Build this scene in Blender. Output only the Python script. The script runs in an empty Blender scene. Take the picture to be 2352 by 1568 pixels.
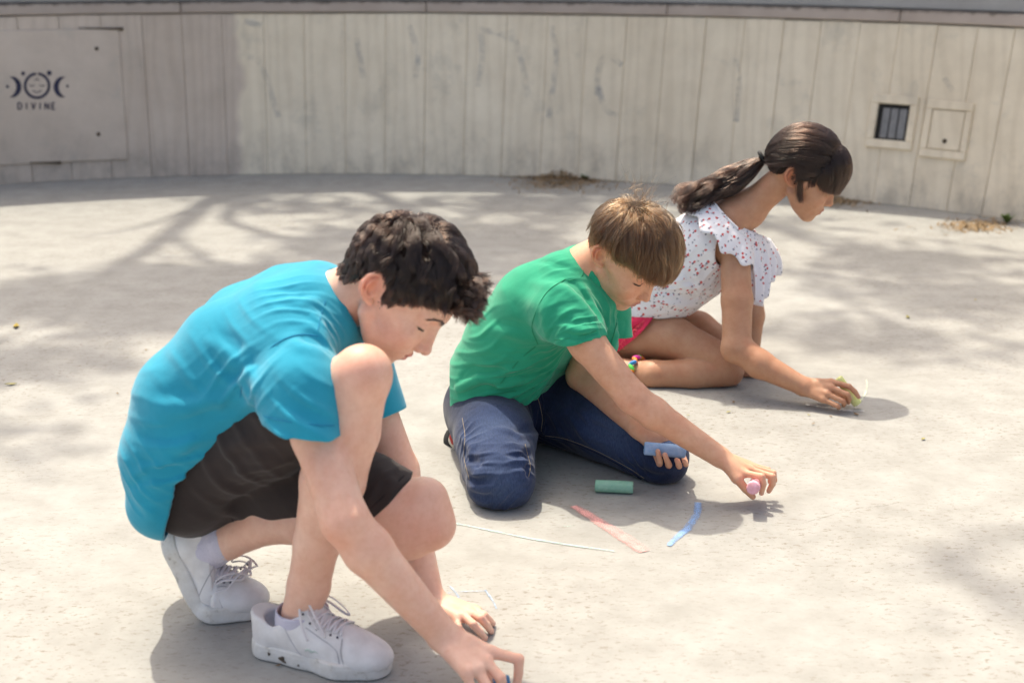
import bpy, math
from concurrent.futures import ThreadPoolExecutor
import numpy as np
from mathutils import Vector, Matrix

# ------------------------------------------------------------------ camera, sky, sun, exposure
scene = bpy.context.scene
COL = scene.collection
RNG = np.random.default_rng(7)
F, CX, CY, CAMH = 3267.0, 1176.0, 784.0, 1.2          # focal length and centre in units of a 2352 px wide frame
PITCH = math.atan2(934.0, F)
PS, PC = math.sin(PITCH), math.cos(PITCH)

cam_data = bpy.data.cameras.new('camera')
cam = bpy.data.objects.new('camera', cam_data)
COL.objects.link(cam)
cam.location = (0, 0, CAMH)
cam.rotation_euler = (math.pi / 2 - PITCH, 0, 0)
cam_data.sensor_width = 36.0
cam_data.lens = 36.0 * F / 2352.0
cam_data.clip_end = 300.0
cam_data.clip_start = 0.05
cam_data.dof.use_dof = True
cam_data.dof.focus_distance = 3.08
cam_data.dof.aperture_fstop = 3.6
scene.camera = cam

SUN_DIR = np.array([-0.21, 0.42, 1.0]); SUN_DIR /= np.linalg.norm(SUN_DIR)   # towards the sun
world = bpy.data.worlds.new('World')
scene.world = world
world.use_nodes = True
wn = world.node_tree.nodes
wn.clear()
sky = wn.new('ShaderNodeTexSky')
sky.sky_type = 'NISHITA'
sky.sun_disc = False
sky.sun_elevation = math.asin(SUN_DIR[2])
sky.sun_rotation = math.atan2(SUN_DIR[0], SUN_DIR[1])
sky.air_density = 0.7
sky.dust_density = 5.0
sky.ozone_density = 0.4
bg = wn.new('ShaderNodeBackground')
bg.inputs['Strength'].default_value = 0.15
wo = wn.new('ShaderNodeOutputWorld')
world.node_tree.links.new(sky.outputs[0], bg.inputs[0])
world.node_tree.links.new(bg.outputs[0], wo.inputs[0])
sun_data = bpy.data.lights.new('sun', 'SUN')
sun_data.energy = 2.1
sun_data.angle = math.radians(0.8)
sun_data.color = (1.0, 0.965, 0.91)
sun = bpy.data.objects.new('sun', sun_data)
COL.objects.link(sun)
sun.rotation_euler = Vector(-SUN_DIR).to_track_quat('-Z', 'Y').to_euler()
sun.location = (-3, 6, 14)
scene.view_settings.view_transform = 'Standard'
scene.view_settings.look = 'None'
scene.view_settings.exposure = 1.06
scene.view_settings.use_white_balance = True          # the photograph is balanced for the shade
scene.view_settings.white_balance_temperature = 7350.0
scene.view_settings.white_balance_tint = 6.0
scene.view_settings.gamma = 1.0
scene.render.film_transparent = False
scene.cycles.use_denoising = True
scene.cycles.max_bounces = 8
scene.cycles.transparent_max_bounces = 12

# ------------------------------------------------------------------ pixel to place
def P(x, y, Y):
    u = (x - CX) / F; v = (CY - y) / F
    t = Y / (PC + v * PS)
    return np.array([u * t, Y, CAMH + t * (-PS + v * PC)])

def G(x, y, z=0.0):
    u = (x - CX) / F; v = (CY - y) / F
    t = (CAMH - z) / (PS - v * PC)
    return np.array([u * t, t * (PC + v * PS), z])

def ray(x, y):
    u = (x - CX) / F; v = (CY - y) / F
    d = np.array([u, PC + v * PS, -PS + v * PC])
    return np.array([0, 0, CAMH]), d / np.linalg.norm(d)

# ------------------------------------------------------------------ object helpers
def tag(o, label=None, cat=None, group=None, kind=None):
    if label: o['label'] = label
    if cat: o['category'] = cat
    if group: o['group'] = group
    if kind: o['kind'] = kind
    return o

def empty(name, loc):
    o = bpy.data.objects.new(name, None)
    o.location = tuple(loc)
    o.empty_display_size = 0.05
    COL.objects.link(o)
    return o

def link(name, me, mat=None, parent=None, smooth=True):
    o = bpy.data.objects.new(name, me)
    COL.objects.link(o)
    if mat is not None:
        me.materials.clear(); me.materials.append(mat)
    if smooth and len(me.polygons):
        me.polygons.foreach_set('use_smooth', np.ones(len(me.polygons), dtype=bool))
    if parent is not None:
        o.parent = parent
        w = Vector((0, 0, 0)); p = parent
        while p is not None:
            w = w + p.location; p = p.parent
        o.location = -w                                   # geometry is in world metres
    return o

def np_mesh(name, V, Fc):
    """Fc: (m,3) or (m,4) int array"""
    V = np.asarray(V, np.float32); Fc = np.asarray(Fc, np.int32)
    me = bpy.data.meshes.new(name)
    me.vertices.add(len(V)); me.vertices.foreach_set('co', V.ravel())
    k = Fc.shape[1]
    me.loops.add(Fc.size); me.loops.foreach_set('vertex_index', Fc.ravel())
    me.polygons.add(len(Fc))
    me.polygons.foreach_set('loop_start', np.arange(0, Fc.size, k, dtype=np.int32))
    me.update(calc_edges=True)
    me.validate()
    return me

def py_mesh(name, V, Fc):
    me = bpy.data.meshes.new(name)
    me.from_pydata([tuple(v) for v in V], [], [tuple(f) for f in Fc])
    me.update()
    return me

def set_col(me, C):
    a = me.color_attributes.new('Col', 'FLOAT_COLOR', 'POINT')
    C = np.c_[C, np.ones(len(C))].astype(np.float32)
    a.data.foreach_set('color', C.ravel())

def tube_geo(pts, r, n=6, closed=False, flat=1.0, nrm=None):
    """vertices, quads of a tube along pts; flat < 1 squashes it along nrm"""
    pts = np.asarray(pts, float); m = len(pts)
    r = np.broadcast_to(np.asarray(r, float), (m,))
    if closed:
        T = np.roll(pts, -1, 0) - np.roll(pts, 1, 0)
    else:
        T = np.gradient(pts, axis=0)
    T /= np.linalg.norm(T, axis=1)[:, None] + 1e-9
    ref = np.array([0, 0, 1.0]) if nrm is None else None
    V = []
    prev = None
    for i in range(m):
        if nrm is not None:
            a = np.asarray(nrm[i] if np.ndim(nrm) == 2 else nrm, float)
        else:
            a = prev if prev is not None else (ref if abs(T[i, 2]) < .9 else np.array([1., 0, 0]))
        a = a - T[i] * (a @ T[i]); a /= np.linalg.norm(a) + 1e-9
        prev = a
        b = np.cross(T[i], a)
        for k in range(n):
            g = 2 * math.pi * k / n
            V.append(pts[i] + r[i] * (a * math.cos(g) * flat + b * math.sin(g)))
    Q = []
    for i in range(m if closed else m - 1):
        j = (i + 1) % m
        for k in range(n):
            l = (k + 1) % n
            Q.append((i * n + k, i * n + l, j * n + l, j * n + k))
    if not closed:
        Q.append(tuple(range(n))[::-1]); Q.append(tuple((m - 1) * n + k for k in range(n)))
    return V, Q

class Acc:
    """collects pieces of ONE part"""
    def __init__(self): self.V = []; self.F = []
    def add(self, VQ):
        o = len(self.V); self.V += [tuple(v) for v in VQ[0]]; self.F += [tuple(i + o for i in f) for f in VQ[1]]
        return self
    def obj(self, name, mat, parent=None, smooth=True):
        return link(name, py_mesh(name, self.V, self.F), mat, parent, smooth)

def box_geo(c, ax, ay, az, bev=0.0):
    """box with centre c and half-vectors; chamfered along its edges if bev"""
    c, ax, ay, az = (np.asarray(v, float) for v in (c, ax, ay, az))
    if bev <= 0:
        V = [c + sx * ax + sy * ay + sz * az for sx in (-1, 1) for sy in (-1, 1) for sz in (-1, 1)]
        Q = [(0, 1, 3, 2), (4, 6, 7, 5), (0, 4, 5, 1), (2, 3, 7, 6), (0, 2, 6, 4), (1, 5, 7, 3)]
        return V, Q
    L = [np.linalg.norm(v) for v in (ax, ay, az)]
    k = [1 - bev / l for l in L]
    V = []; A = (ax, ay, az); idx = {}
    for sx in (-1, 1):
        for sy in (-1, 1):
            for sz in (-1, 1):
                s = (sx, sy, sz)
                for d in range(3):
                    idx[(s, d)] = len(V)
                    V.append(c + sum(A[i] * s[i] * (1 if i == d else k[i]) for i in range(3)))
    Q = []
    for d in range(3):
        o = [i for i in range(3) if i != d]
        for sd in (-1, 1):
            f = []
            for a, b in ((-1, -1), (1, -1), (1, 1), (-1, 1)):
                s = [0, 0, 0]; s[d] = sd; s[o[0]] = a; s[o[1]] = b
                f.append(idx[(tuple(s), d)])
            Q.append(f if (sd > 0) == (d != 1) else f[::-1])
    for d in range(3):
        o = [i for i in range(3) if i != d]
        for a in (-1, 1):
            for b in (-1, 1):
                s0 = [0, 0, 0]; s0[o[0]] = a; s0[o[1]] = b
                s1 = list(s0); s0[d] = -1; s1[d] = 1
                Q.append((idx[(tuple(s0), o[0])], idx[(tuple(s1), o[0])], idx[(tuple(s1), o[1])], idx[(tuple(s0), o[1])]))
    for sx in (-1, 1):
        for sy in (-1, 1):
            for sz in (-1, 1):
                s = (sx, sy, sz); Q.append((idx[(s, 0)], idx[(s, 1)], idx[(s, 2)]))
    return V, Q

# ------------------------------------------------------------------ materials
def mat_new(name):
    m = bpy.data.materials.new(name); m.use_nodes = True
    nt = m.node_tree
    b = nt.nodes['Principled BSDF']
    return m, nt, b

def N(nt, t, **kw):
    n = nt.nodes.new(t)
    for k, v in kw.items():
        if k.startswith('i_'):
            key = k[2:]
            n.inputs[int(key) if key.isdigit() else key.replace('_', ' ')].default_value = v
        else:
            setattr(n, k, v)
    return n

def ramp(nt, fac, stops):
    r = nt.nodes.new('ShaderNodeValToRGB')
    e = r.color_ramp.elements
    while len(e) < len(stops): e.new(0.5)
    for el, (p, c) in zip(e, stops):
        el.position = p; el.color = (*c, 1) if len(c) == 3 else c
    nt.links.new(fac, r.inputs[0])
    return r.outputs[0]

def mix(nt, fac, a, b, blend='MIX'):
    n = nt.nodes.new('ShaderNodeMix'); n.data_type = 'RGBA'; n.blend_type = blend
    for sock, v in ((n.inputs[0], fac), (n.inputs[6], a), (n.inputs[7], b)):
        if isinstance(v, (int, float)): sock.default_value = v
        elif isinstance(v, tuple): sock.default_value = (*v, 1) if len(v) == 3 else v
        else: nt.links.new(v, sock)
    return n.outputs[2]

def math_n(nt, op, a, b=None, c=None):
    n = nt.nodes.new('ShaderNodeMath'); n.operation = op
    for i, v in enumerate((a, b, c)):
        if v is None: continue
        if isinstance(v, (int, float)): n.inputs[i].default_value = v
        else: nt.links.new(v, n.inputs[i])
    return n.outputs[0]

def noise(nt, vec, scale, detail=4.0, rough=0.55, dim='3D'):
    n = nt.nodes.new('ShaderNodeTexNoise'); n.noise_dimensions = dim
    n.inputs['Scale'].default_value = scale; n.inputs['Detail'].default_value = detail
    n.inputs['Roughness'].default_value = rough
    if vec is not None: nt.links.new(vec, n.inputs['Vector'])
    return n

def bump(nt, b, height, strength=0.3, dist=0.002):
    n = nt.nodes.new('ShaderNodeBump'); n.inputs['Strength'].default_value = strength
    n.inputs['Distance'].default_value = dist
    nt.links.new(height, n.inputs['Height']); nt.links.new(n.outputs[0], b.inputs['Normal'])
    return n

def coords(nt, which='Object'):
    return nt.nodes.new('ShaderNodeTexCoord').outputs[which]

def scaled(nt, vec, s):
    m = nt.nodes.new('ShaderNodeMapping'); m.inputs['Scale'].default_value = s
    nt.links.new(vec, m.inputs['Vector']); return m.outputs[0]

def plain(name, col, rough=0.7, var=0.0, scale=30, bmp=0.0, bscale=200, spec=0.4):
    m, nt, b = mat_new(name)
    v = coords(nt)
    b.inputs['Roughness'].default_value = rough
    b.inputs['Specular IOR Level'].default_value = spec
    if var:
        n = noise(nt, v, scale, 5)
        lo = tuple(c * (1 - var) for c in col); hi = tuple(min(1, c * (1 + var)) for c in col)
        nt.links.new(ramp(nt, n.outputs[0], [(0.3, lo), (0.7, hi)]), b.inputs['Base Color'])
    else:
        b.inputs['Base Color'].default_value = (*col, 1)
    if bmp:
        n2 = noise(nt, v, bscale, 4)
        bump(nt, b, n2.outputs[0], bmp, 0.001)
    return m

# ------------------------------------------------------------------ solid modelling with distance fields
def _n(v): return np.sqrt((v * v).sum(-1))

def rc(p, a, b, ra, rb):
    a = np.asarray(a, np.float32); b = np.asarray(b, np.float32)
    ab = b - a; pa = p - a
    h = np.clip(pa @ ab / max(float(ab @ ab), 1e-12), 0, 1)
    return _n(pa - h[:, None] * ab) - (ra + (rb - ra) * h)

def chain(p, pts, rs, k=0.0):
    d = None
    for i in range(len(pts) - 1):
        e = rc(p, pts[i], pts[i + 1], rs[i], rs[i + 1])
        d = e if d is None else (smin(d, e, k) if k else np.minimum(d, e))
    return d

def ell(p, c, r, R=None):
    q = p - np.asarray(c, np.float32)
    if R is not None: q = q @ np.asarray(R, np.float32)
    r = np.asarray(r, np.float32)
    k0 = _n(q / r); k1 = _n(q / (r * r)) + 1e-9
    return k0 * (k0 - 1) / k1

def sph(p, c, r): return _n(p - np.asarray(c, np.float32)) - r

def smin(a, b, k):
    h = np.clip(.5 + .5 * (b - a) / k, 0, 1)
    return b + (a - b) * h - k * h * (1 - h)

def smax(a, b, k): return -smin(-a, -b, k)

def half(p, c, n):
    n = np.asarray(n, np.float32); n = n / np.linalg.norm(n)
    return (p - np.asarray(c, np.float32)) @ n

def pnoise(p, scale, seed=0):
    """cheap smooth pseudo-noise from summed sines, about -1..1"""
    r = np.random.default_rng(seed)
    out = 0
    for i in range(5):
        k = r.normal(size=3); k = k / np.linalg.norm(k) * scale * r.uniform(.6, 1.6)
        out = out + np.sin(p @ k.astype(np.float32) + r.uniform(0, 6.28))
    return out / 3.0

POOL = ThreadPoolExecutor(4)

def mesh_sdf(name, fn, lo, hi, h, newton=1):
    lo = np.asarray(lo, np.float32); hi = np.asarray(hi, np.float32)
    B = 8
    nb = np.ceil((hi - lo) / (h * B)).astype(int)
    n = nb * B
    bi = np.stack(np.meshgrid(*[np.arange(k) for k in nb], indexing='ij'), -1).reshape(-1, 3)
    cen = lo + (bi * B + (B - 1) / 2.0).astype(np.float32) * h
    dc = fn(cen.astype(np.float32))
    act = np.abs(dc) < h * B * 0.87 * 1.35 + 0.004
    D = np.repeat(np.repeat(np.repeat(np.sign(dc).reshape(nb).astype(np.float32), B, 0), B, 1), B, 2)
    off = np.stack(np.meshgrid(*[np.arange(B)] * 3, indexing='ij'), -1).reshape(-1, 3)
    ab = bi[act]
    CH = 96
    def job(s):
        a = ab[s:s + CH]
        idx = (a[:, None, :] * B + off[None]).reshape(-1, 3)
        D[idx[:, 0], idx[:, 1], idx[:, 2]] = fn((lo + idx.astype(np.float32) * h).astype(np.float32))
    list(POOL.map(job, range(0, len(ab), CH)))
    S = D < 0
    # active cells
    c = S[:-1, :-1, :-1]
    mixd = np.zeros(c.shape, bool)
    sl = [slice(None, -1), slice(1, None)]
    for i in (0, 1):
        for j in (0, 1):
            for k in (0, 1):
                if i + j + k: mixd |= S[sl[i], sl[j], sl[k]] != c
    ci = np.argwhere(mixd)
    cid = np.full(c.shape, -1, np.int32)
    cid[mixd] = np.arange(len(ci), dtype=np.int32)
    corner = [(i, j, k) for i in (0, 1) for j in (0, 1) for k in (0, 1)]
    vals = {q: D[ci[:, 0] + q[0], ci[:, 1] + q[1], ci[:, 2] + q[2]] for q in corner}
    acc = np.zeros((len(ci), 3), np.float32); cnt = np.zeros(len(ci), np.float32)
    for q in corner:
        for ax in range(3):
            if q[ax]: continue
            q2 = list(q); q2[ax] = 1; q2 = tuple(q2)
            a, b = vals[q], vals[q2]
            x = (a < 0) != (b < 0)
            t = np.where(x, a / np.where(x, a - b, 1), 0)
            pt = np.tile(np.array(q, np.float32), (len(ci), 1)); pt[:, ax] = t
            acc += pt * x[:, None]; cnt += x
    V = lo + (ci + acc / np.maximum(cnt, 1)[:, None]) * h
    quads = []
    for ax in range(3):
        o1, o2 = [(1, 2), (2, 0), (0, 1)][ax]
        A = S[sl[0] if ax == 0 else slice(None), sl[0] if ax == 1 else slice(None), sl[0] if ax == 2 else slice(None)]
        Bq = S[sl[1] if ax == 0 else slice(None), sl[1] if ax == 1 else slice(None), sl[1] if ax == 2 else slice(None)]
        e = np.argwhere(A != Bq)
        ok = (e[:, o1] > 0) & (e[:, o2] > 0) & (e[:, o1] < c.shape[o1]) & (e[:, o2] < c.shape[o2])
        e = e[ok]
        if not len(e): continue
        flip = ~A[e[:, 0], e[:, 1], e[:, 2]]
        def cell(d1, d2):
            f = e.copy(); f[:, o1] -= d1; f[:, o2] -= d2
            return cid[f[:, 0], f[:, 1], f[:, 2]]
        q = np.stack([cell(1, 1), cell(0, 1), cell(0, 0), cell(1, 0)], -1)
        q[flip] = q[flip][:, ::-1]
        quads.append(q)
    Q = np.concatenate(quads)
    Q = Q[(Q >= 0).all(1)]
    V = V.astype(np.float32)
    K = np.array([[1, -1, -1], [-1, -1, 1], [-1, 1, -1], [1, 1, 1]], np.float32)
    for _ in range(newton):
        e = np.float32(0.0008)
        def njob(s):
            v = V[s:s + 40000]
            ev = [fn(v + k * e) for k in K]
            g = sum(k[None] * d[:, None] for k, d in zip(K, ev)) / (4 * e)
            d0 = sum(ev) / 4
            gn = (g * g).sum(1) + 1e-6
            st = np.clip(d0 / np.maximum(gn, .25), -h * .5, h * .5)
            V[s:s + 40000] = v - g * st[:, None] * np.float32(.85)
        list(POOL.map(njob, range(0, len(V), 40000)))
    return V, Q

def hits(fn, pxs, t0=1.7, t1=5.5, steps=60):
    """first surface point of fn along the rays of many pixels; rows of nan where nothing is met"""
    o = np.array([0, 0, CAMH]); d = np.array([ray(x, y)[1] for x, y in pxs])
    t = np.full(len(d), t0)
    dd = np.ones(len(d))
    for _ in range(steps):
        dd = fn((o + d * t[:, None]).astype(np.float32)).astype(float)
        t = np.minimum(t + dd * .75, t1 + 1)
    out = o + d * t[:, None]
    out[(np.abs(dd) > .004) | (t > t1)] = np.nan
    return out

def hit(fn, x, y):
    q = hits(fn, [(x, y)])[0]
    return None if np.isnan(q[0]) else q

def grad(fn, p, e=0.002):
    p = np.asarray(p, np.float32)
    if p.ndim == 1: p = p[None]
    g = np.stack([fn(p + np.eye(3, dtype=np.float32)[a] * e) - fn(p - np.eye(3, dtype=np.float32)[a] * e) for a in range(3)], -1)
    return g / (np.linalg.norm(g, axis=1)[:, None] + 1e-9)

def spline(pts, n):
    """Catmull-Rom through pts, n samples"""
    pts = np.asarray(pts, float)
    Pp = np.vstack([2 * pts[0] - pts[1], pts, 2 * pts[-1] - pts[-2]])
    m = len(pts) - 1
    out = []
    for t in np.linspace(0, m - 1e-6, n):
        i = int(t); u = t - i
        p0, p1, p2, p3 = Pp[i:i + 4]
        out.append(.5 * ((2 * p1) + (-p0 + p2) * u + (2 * p0 - 5 * p1 + 4 * p2 - p3) * u * u + (-p0 + 3 * p1 - 3 * p2 + p3) * u ** 3))
    return np.array(out)

def folds(p, d, F_):
    """F_: list of (pts, amp, width); raises (amp>0) or sinks the cloth along polylines"""
    for pts, amp, w in F_:
        L = len(pts)
        rho = None; hh = None
        for i in range(L - 1):
            a = np.asarray(pts[i], np.float32); b = np.asarray(pts[i + 1], np.float32)
            ab = b - a; pa = p - a
            hcl = np.clip(pa @ ab / max(float(ab @ ab), 1e-12), 0, 1)
            r = _n(pa - hcl[:, None] * ab)
            g = (i + hcl) / (L - 1)
            if rho is None: rho, hh = r, g
            else:
                m = r < rho
                hh = np.where(m, g, hh); rho = np.minimum(rho, r)
        near = np.exp(-(rho / w) ** 2) * (np.sin(np.pi * np.clip(hh * .9 + .05, 0, 1)) ** .7)
        d = d - amp * near
    return d
# ------------------------------------------------------------------ the ground
def ground_mat():
    m, nt, b = mat_new('pale_worn_concrete')
    v = coords(nt)
    n1 = noise(nt, v, .9, 6, .6); n2 = noise(nt, v, 9, 6, .65); n3 = noise(nt, scaled(nt, v, (.55, 1.0, 1)), 95, 5, .75)
    c = ramp(nt, n1.outputs[0], [(.3, (.285, .284, .272)), (.7, (.36, .36, .348))])
    c = mix(nt, .6, c, ramp(nt, n2.outputs[0], [(.3, (.26, .253, .236)), (.65, (.39, .386, .37))]))
    # pits and scuffs
    pit = ramp(nt, n3.outputs[0], [(.37, (1, 1, 1)), (.45, (0, 0, 0))])
    dens = ramp(nt, noise(nt, v, 1.6, 4).outputs[0], [(.36, (.12, .12, .12)), (.60, (1, 1, 1))])
    c = mix(nt, math_n(nt, 'MULTIPLY', math_n(nt, 'MULTIPLY', pit, dens), .75), c, (.17, .135, .10))
    nt.links.new(c, b.inputs['Base Color'])
    b.inputs['Roughness'].default_value = .85
    b.inputs['Specular IOR Level'].default_value = .25
    bump(nt, b, math_n(nt, 'ADD', n3.outputs[0], n2.outputs[0]), .25, .004)
    return m
gm = ground_mat()
me = py_mesh('ground', [(-60, -40, 0), (60, -40, 0), (60, 80, 0), (-60, 80, 0)], [(0, 1, 2, 3)])
tag(link('ground', me, gm, None, False), kind='structure')
# cracks in the slab
crack_m = plain('crack_shadow_dirt', (.22, .195, .165), .95, .4, 300)  # dark dirt colour of the crack strips
gobj = bpy.data.objects['ground']
def ribbon(pts, wid, z=.0015, jit=0.0, seed=0, n=60):
    rg = np.random.default_rng(seed)
    c = spline(np.array([G(*p) for p in pts]), n)
    T = np.gradient(c, axis=0); T /= np.linalg.norm(T, axis=1)[:, None]
    S_ = np.stack([-T[:, 1], T[:, 0], T[:, 2] * 0], -1)
    if jit: c = c + S_ * np.cumsum(rg.normal(0, jit, n))[:, None] * .35
    w = np.interp(np.linspace(0, 1, n), np.linspace(0, 1, len(wid)), wid)
    w1 = w * (1.25 + rg.normal(0, .06, n)); w2 = w * (1.25 + rg.normal(0, .06, n))
    V = np.concatenate([c + S_ * w1[:, None], c + S_ * w1[:, None] * .5, c, c - S_ * w2[:, None] * .5, c - S_ * w2[:, None]]); V[:, 2] = z
    Q = [(r * n + i, (r + 1) * n + i, (r + 1) * n + i + 1, r * n + i + 1) for r in range(4) for i in range(n - 1)]
    return [tuple(v) for v in V], Q
for k, (pts, w) in enumerate([([(0, 962), (90, 955), (180, 952), (280, 955), (300, 950)], .0016), ([(1835, 1205), (1890, 1190), (1950, 1172), (2030, 1160), (2080, 1150)], .0022),
                              ([(1745, 1408), (1770, 1405), (1800, 1409)], .0018), ([(1945, 890), (2100, 862), (2200, 870), (2352, 862)], .0012), ([(900, 855), (990, 845), (1060, 838)], .0012), ([(2190, 1045), (2260, 1035), (2352, 1030)], .0014)]):
    V, Q = ribbon(pts, [w * .15, w * .5, w * .3, w * .55, w * .1], .0012, .0035, k)
    link('crack', py_mesh('crack', V, Q), crack_m, gobj, False)

# ------------------------------------------------------------------ the curved wall
WC = np.array([-.8823, 3.0129]); WR = 4.36; LEAN = .215
def wpt(phi, z, out=0.0):
    """point of the wall face at bearing phi; out metres in front of the face"""
    r = WR + LEAN * z - out
    return np.array([WC[0] + r * math.sin(phi), WC[1] + r * math.cos(phi), z])
def wray(x, y):
    """bearing and height where a pixel's ray meets the wall face"""
    o, d = ray(x, y)
    lo_, hi_ = 3.0, 14.0
    f = lambda t: math.hypot(o[0] + d[0] * t - WC[0], o[1] + d[1] * t - WC[1]) - (WR + LEAN * (o[2] + d[2] * t))
    for _ in range(60):
        m_ = (lo_ + hi_) / 2
        if f(m_) > 0: hi_ = m_
        else: lo_ = m_
    q = o + d * lo_
    return math.atan2(q[0] - WC[0], q[1] - WC[1]), q[2]
def arc_slab(ph0, ph1, z0, z1, out, thick, n=6, lean=True, bev=.004, nz=1):
    """slab that follows the wall between two bearings, its edges chamfered"""
    V = []; Q = []
    def pt(ph, z, o_):
        r = WR + (LEAN * z if lean else LEAN * z0) - o_
        return (WC[0] + r * math.sin(ph), WC[1] + r * math.cos(ph), z)
    db = bev / WR
    phs = [ph0, ph0 + db] + list(np.linspace(ph0 + db, ph1 - db, n + 1)[1:-1]) + [ph1 - db, ph1]
    zs = [z0, z0 + bev] + list(np.linspace(z0 + bev, z1 - bev, nz + 1)[1:-1]) + [z1 - bev, z1]
    m_, k_ = len(phs), len(zs)
    for j, z in enumerate(zs):
        for i, ph in enumerate(phs):
            edge = i in (0, m_ - 1) or j in (0, k_ - 1)
            V.append(pt(ph, z, out - (bev if edge else 0)))
    for j in range(k_ - 1):
        for i in range(m_ - 1):
            Q.append((j * m_ + i, j * m_ + i + 1, (j + 1) * m_ + i + 1, (j + 1) * m_ + i))
    b0 = len(V)
    for j in (0, k_ - 1):
        for ph in phs: V.append(pt(ph, zs[j], out - thick))
    for i in range(m_ - 1):
        Q.append((i + 1, i, b0 + i, b0 + i + 1))
        t0 = (k_ - 1) * m_
        Q.append((t0 + i, t0 + i + 1, b0 + m_ + i + 1, b0 + m_ + i))
        Q.append((b0 + i + 1, b0 + i, b0 + m_ + i, b0 + m_ + i + 1))
    for i in (0, m_ - 1):
        col = [j * m_ + i for j in range(k_)]
        f = col + [b0 + m_ + i, b0 + i]
        Q.append(tuple(f if i else f[::-1]))
    return V, Q

def wall_mat(name, panel=False):
    m, nt, b = mat_new(name)
    v = coords(nt)
    sep = N(nt, 'ShaderNodeSeparateXYZ'); nt.links.new(v, sep.inputs[0])
    oi = N(nt, 'ShaderNodeObjectInfo')
    # board grain pressed into the concrete: stretched along the height, different on every board
    add = N(nt, 'ShaderNodeVectorMath', operation='ADD')
    sc_ = N(nt, 'ShaderNodeVectorMath', operation='SCALE'); sc_.inputs[0].default_value = (7.1, 3.3, 5.7)
    nt.links.new(oi.outputs['Random'], sc_.inputs['Scale']); nt.links.new(v, add.inputs[0]); nt.links.new(sc_.outputs[0], add.inputs[1])
    gv = add.outputs[0]
    warp = noise(nt, scaled(nt, gv, (1, 1, .6)), 3.0, 2)
    gr = N(nt, 'ShaderNodeTexWave', wave_type='BANDS', bands_direction='X', i_Scale=5.0, i_Distortion=14.0, i_Detail=2.0)
    gr.inputs['Detail Scale'].default_value = .8
    nt.links.new(scaled(nt, gv, (1, .5, .13)), gr.inputs['Vector'])
    fib = noise(nt, scaled(nt, gv, (1, 1, .06)), 60, 4)
    big = noise(nt, v, 1.3, 5); mid = noise(nt, v, 7, 6, .65)
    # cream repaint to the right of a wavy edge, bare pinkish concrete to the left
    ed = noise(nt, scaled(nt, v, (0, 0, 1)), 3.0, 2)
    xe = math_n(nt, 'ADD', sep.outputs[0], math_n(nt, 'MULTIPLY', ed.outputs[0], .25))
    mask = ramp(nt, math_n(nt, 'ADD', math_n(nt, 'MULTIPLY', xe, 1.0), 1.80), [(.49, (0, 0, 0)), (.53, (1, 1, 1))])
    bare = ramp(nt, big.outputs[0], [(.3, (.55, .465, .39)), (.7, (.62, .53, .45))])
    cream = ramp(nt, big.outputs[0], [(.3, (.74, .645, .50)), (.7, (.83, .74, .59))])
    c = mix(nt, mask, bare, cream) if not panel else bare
    c = mix(nt, .55, c, mix(nt, 1.0, c, ramp(nt, mid.outputs[0], [(.3, (.82, .81, .80)), (.7, (1.06, 1.06, 1.06))]), 'MULTIPLY'))
    if not panel: c = mix(nt, .24, c, mix(nt, 1.0, c, ramp(nt, gr.outputs[0], [(.1, (.80, .77, .74)), (.6, (1.05, 1.05, 1.05))]), 'MULTIPLY'))
    # splash dirt and lichen along the foot
    low = ramp(nt, math_n(nt, 'ADD', sep.outputs[2], math_n(nt, 'MULTIPLY', mid.outputs[0], .5)), [(.25, (1, 1, 1)), (.48, (0, 0, 0))])
    dirt = ramp(nt, noise(nt, scaled(nt, v, (1, 1, .55)), 11, 6, .7).outputs[0], [(.42, (0, 0, 0)), (.62, (1, 1, 1))])
    c = mix(nt, math_n(nt, 'MULTIPLY', math_n(nt, 'MULTIPLY', low, dirt), .42), c, (.24, .215, .19))
    spots = ramp(nt, noise(nt, v, 4.2, 5, .7).outputs[0], [(.56, (0, 0, 0)), (.70, (1, 1, 1))])
    c = mix(nt, math_n(nt, 'MULTIPLY', spots, .32), c, (.36, .35, .31))
    nt.links.new(c, b.inputs['Base Color'])
    b.inputs['Roughness'].default_value = .88
    b.inputs['Specular IOR Level'].default_value = .2
    hgt = math_n(nt, 'ADD', mid.outputs[0], math_n(nt, 'MULTIPLY', fib.outputs[0], .35))
    if not panel: hgt = math_n(nt, 'ADD', hgt, math_n(nt, 'MULTIPLY', gr.outputs[0], .55))
    bump(nt, b, hgt, .35, .006)
    return m

wall = empty('curved_wall', (WC[0], WC[1] + WR, 0))
tag(wall, 'low curved concrete wall cast in upright boards, pale cream paint over most of it', 'wall')
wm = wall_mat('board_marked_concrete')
ZT = .812
seams = [56, 150, 244, 337, 426, 516, 610, 701, 794, 885, 976, 1069, 1158, 1249, 1338, 1428, 1517, 1606, 1694, 1782, 1865, 1954, 2042, 2129, 2220, 2304]
ph_s = [wray(x, 220)[0] for x in seams]
st_ = np.mean(np.diff(ph_s))
ph_s = [ph_s[0] - st_ * k for k in range(20, 0, -1)] + ph_s + [ph_s[-1] + st_ * k for k in range(1, 18)]
# solid core behind the boards
Vc, Qc = arc_slab(ph_s[0], ph_s[-1], 0.0, ZT - .004, -.022, .22, 120, True, .004)
link('core', py_mesh('core', Vc, Qc), plain('dark_joint_concrete', (.58, .51, .42), .95, .3, 20), wall, False)
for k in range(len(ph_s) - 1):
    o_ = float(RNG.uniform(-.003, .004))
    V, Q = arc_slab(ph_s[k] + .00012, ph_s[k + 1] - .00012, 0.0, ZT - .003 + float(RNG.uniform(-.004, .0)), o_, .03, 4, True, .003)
    link('board', py_mesh('board', V, Q), wm, wall, False)
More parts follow.
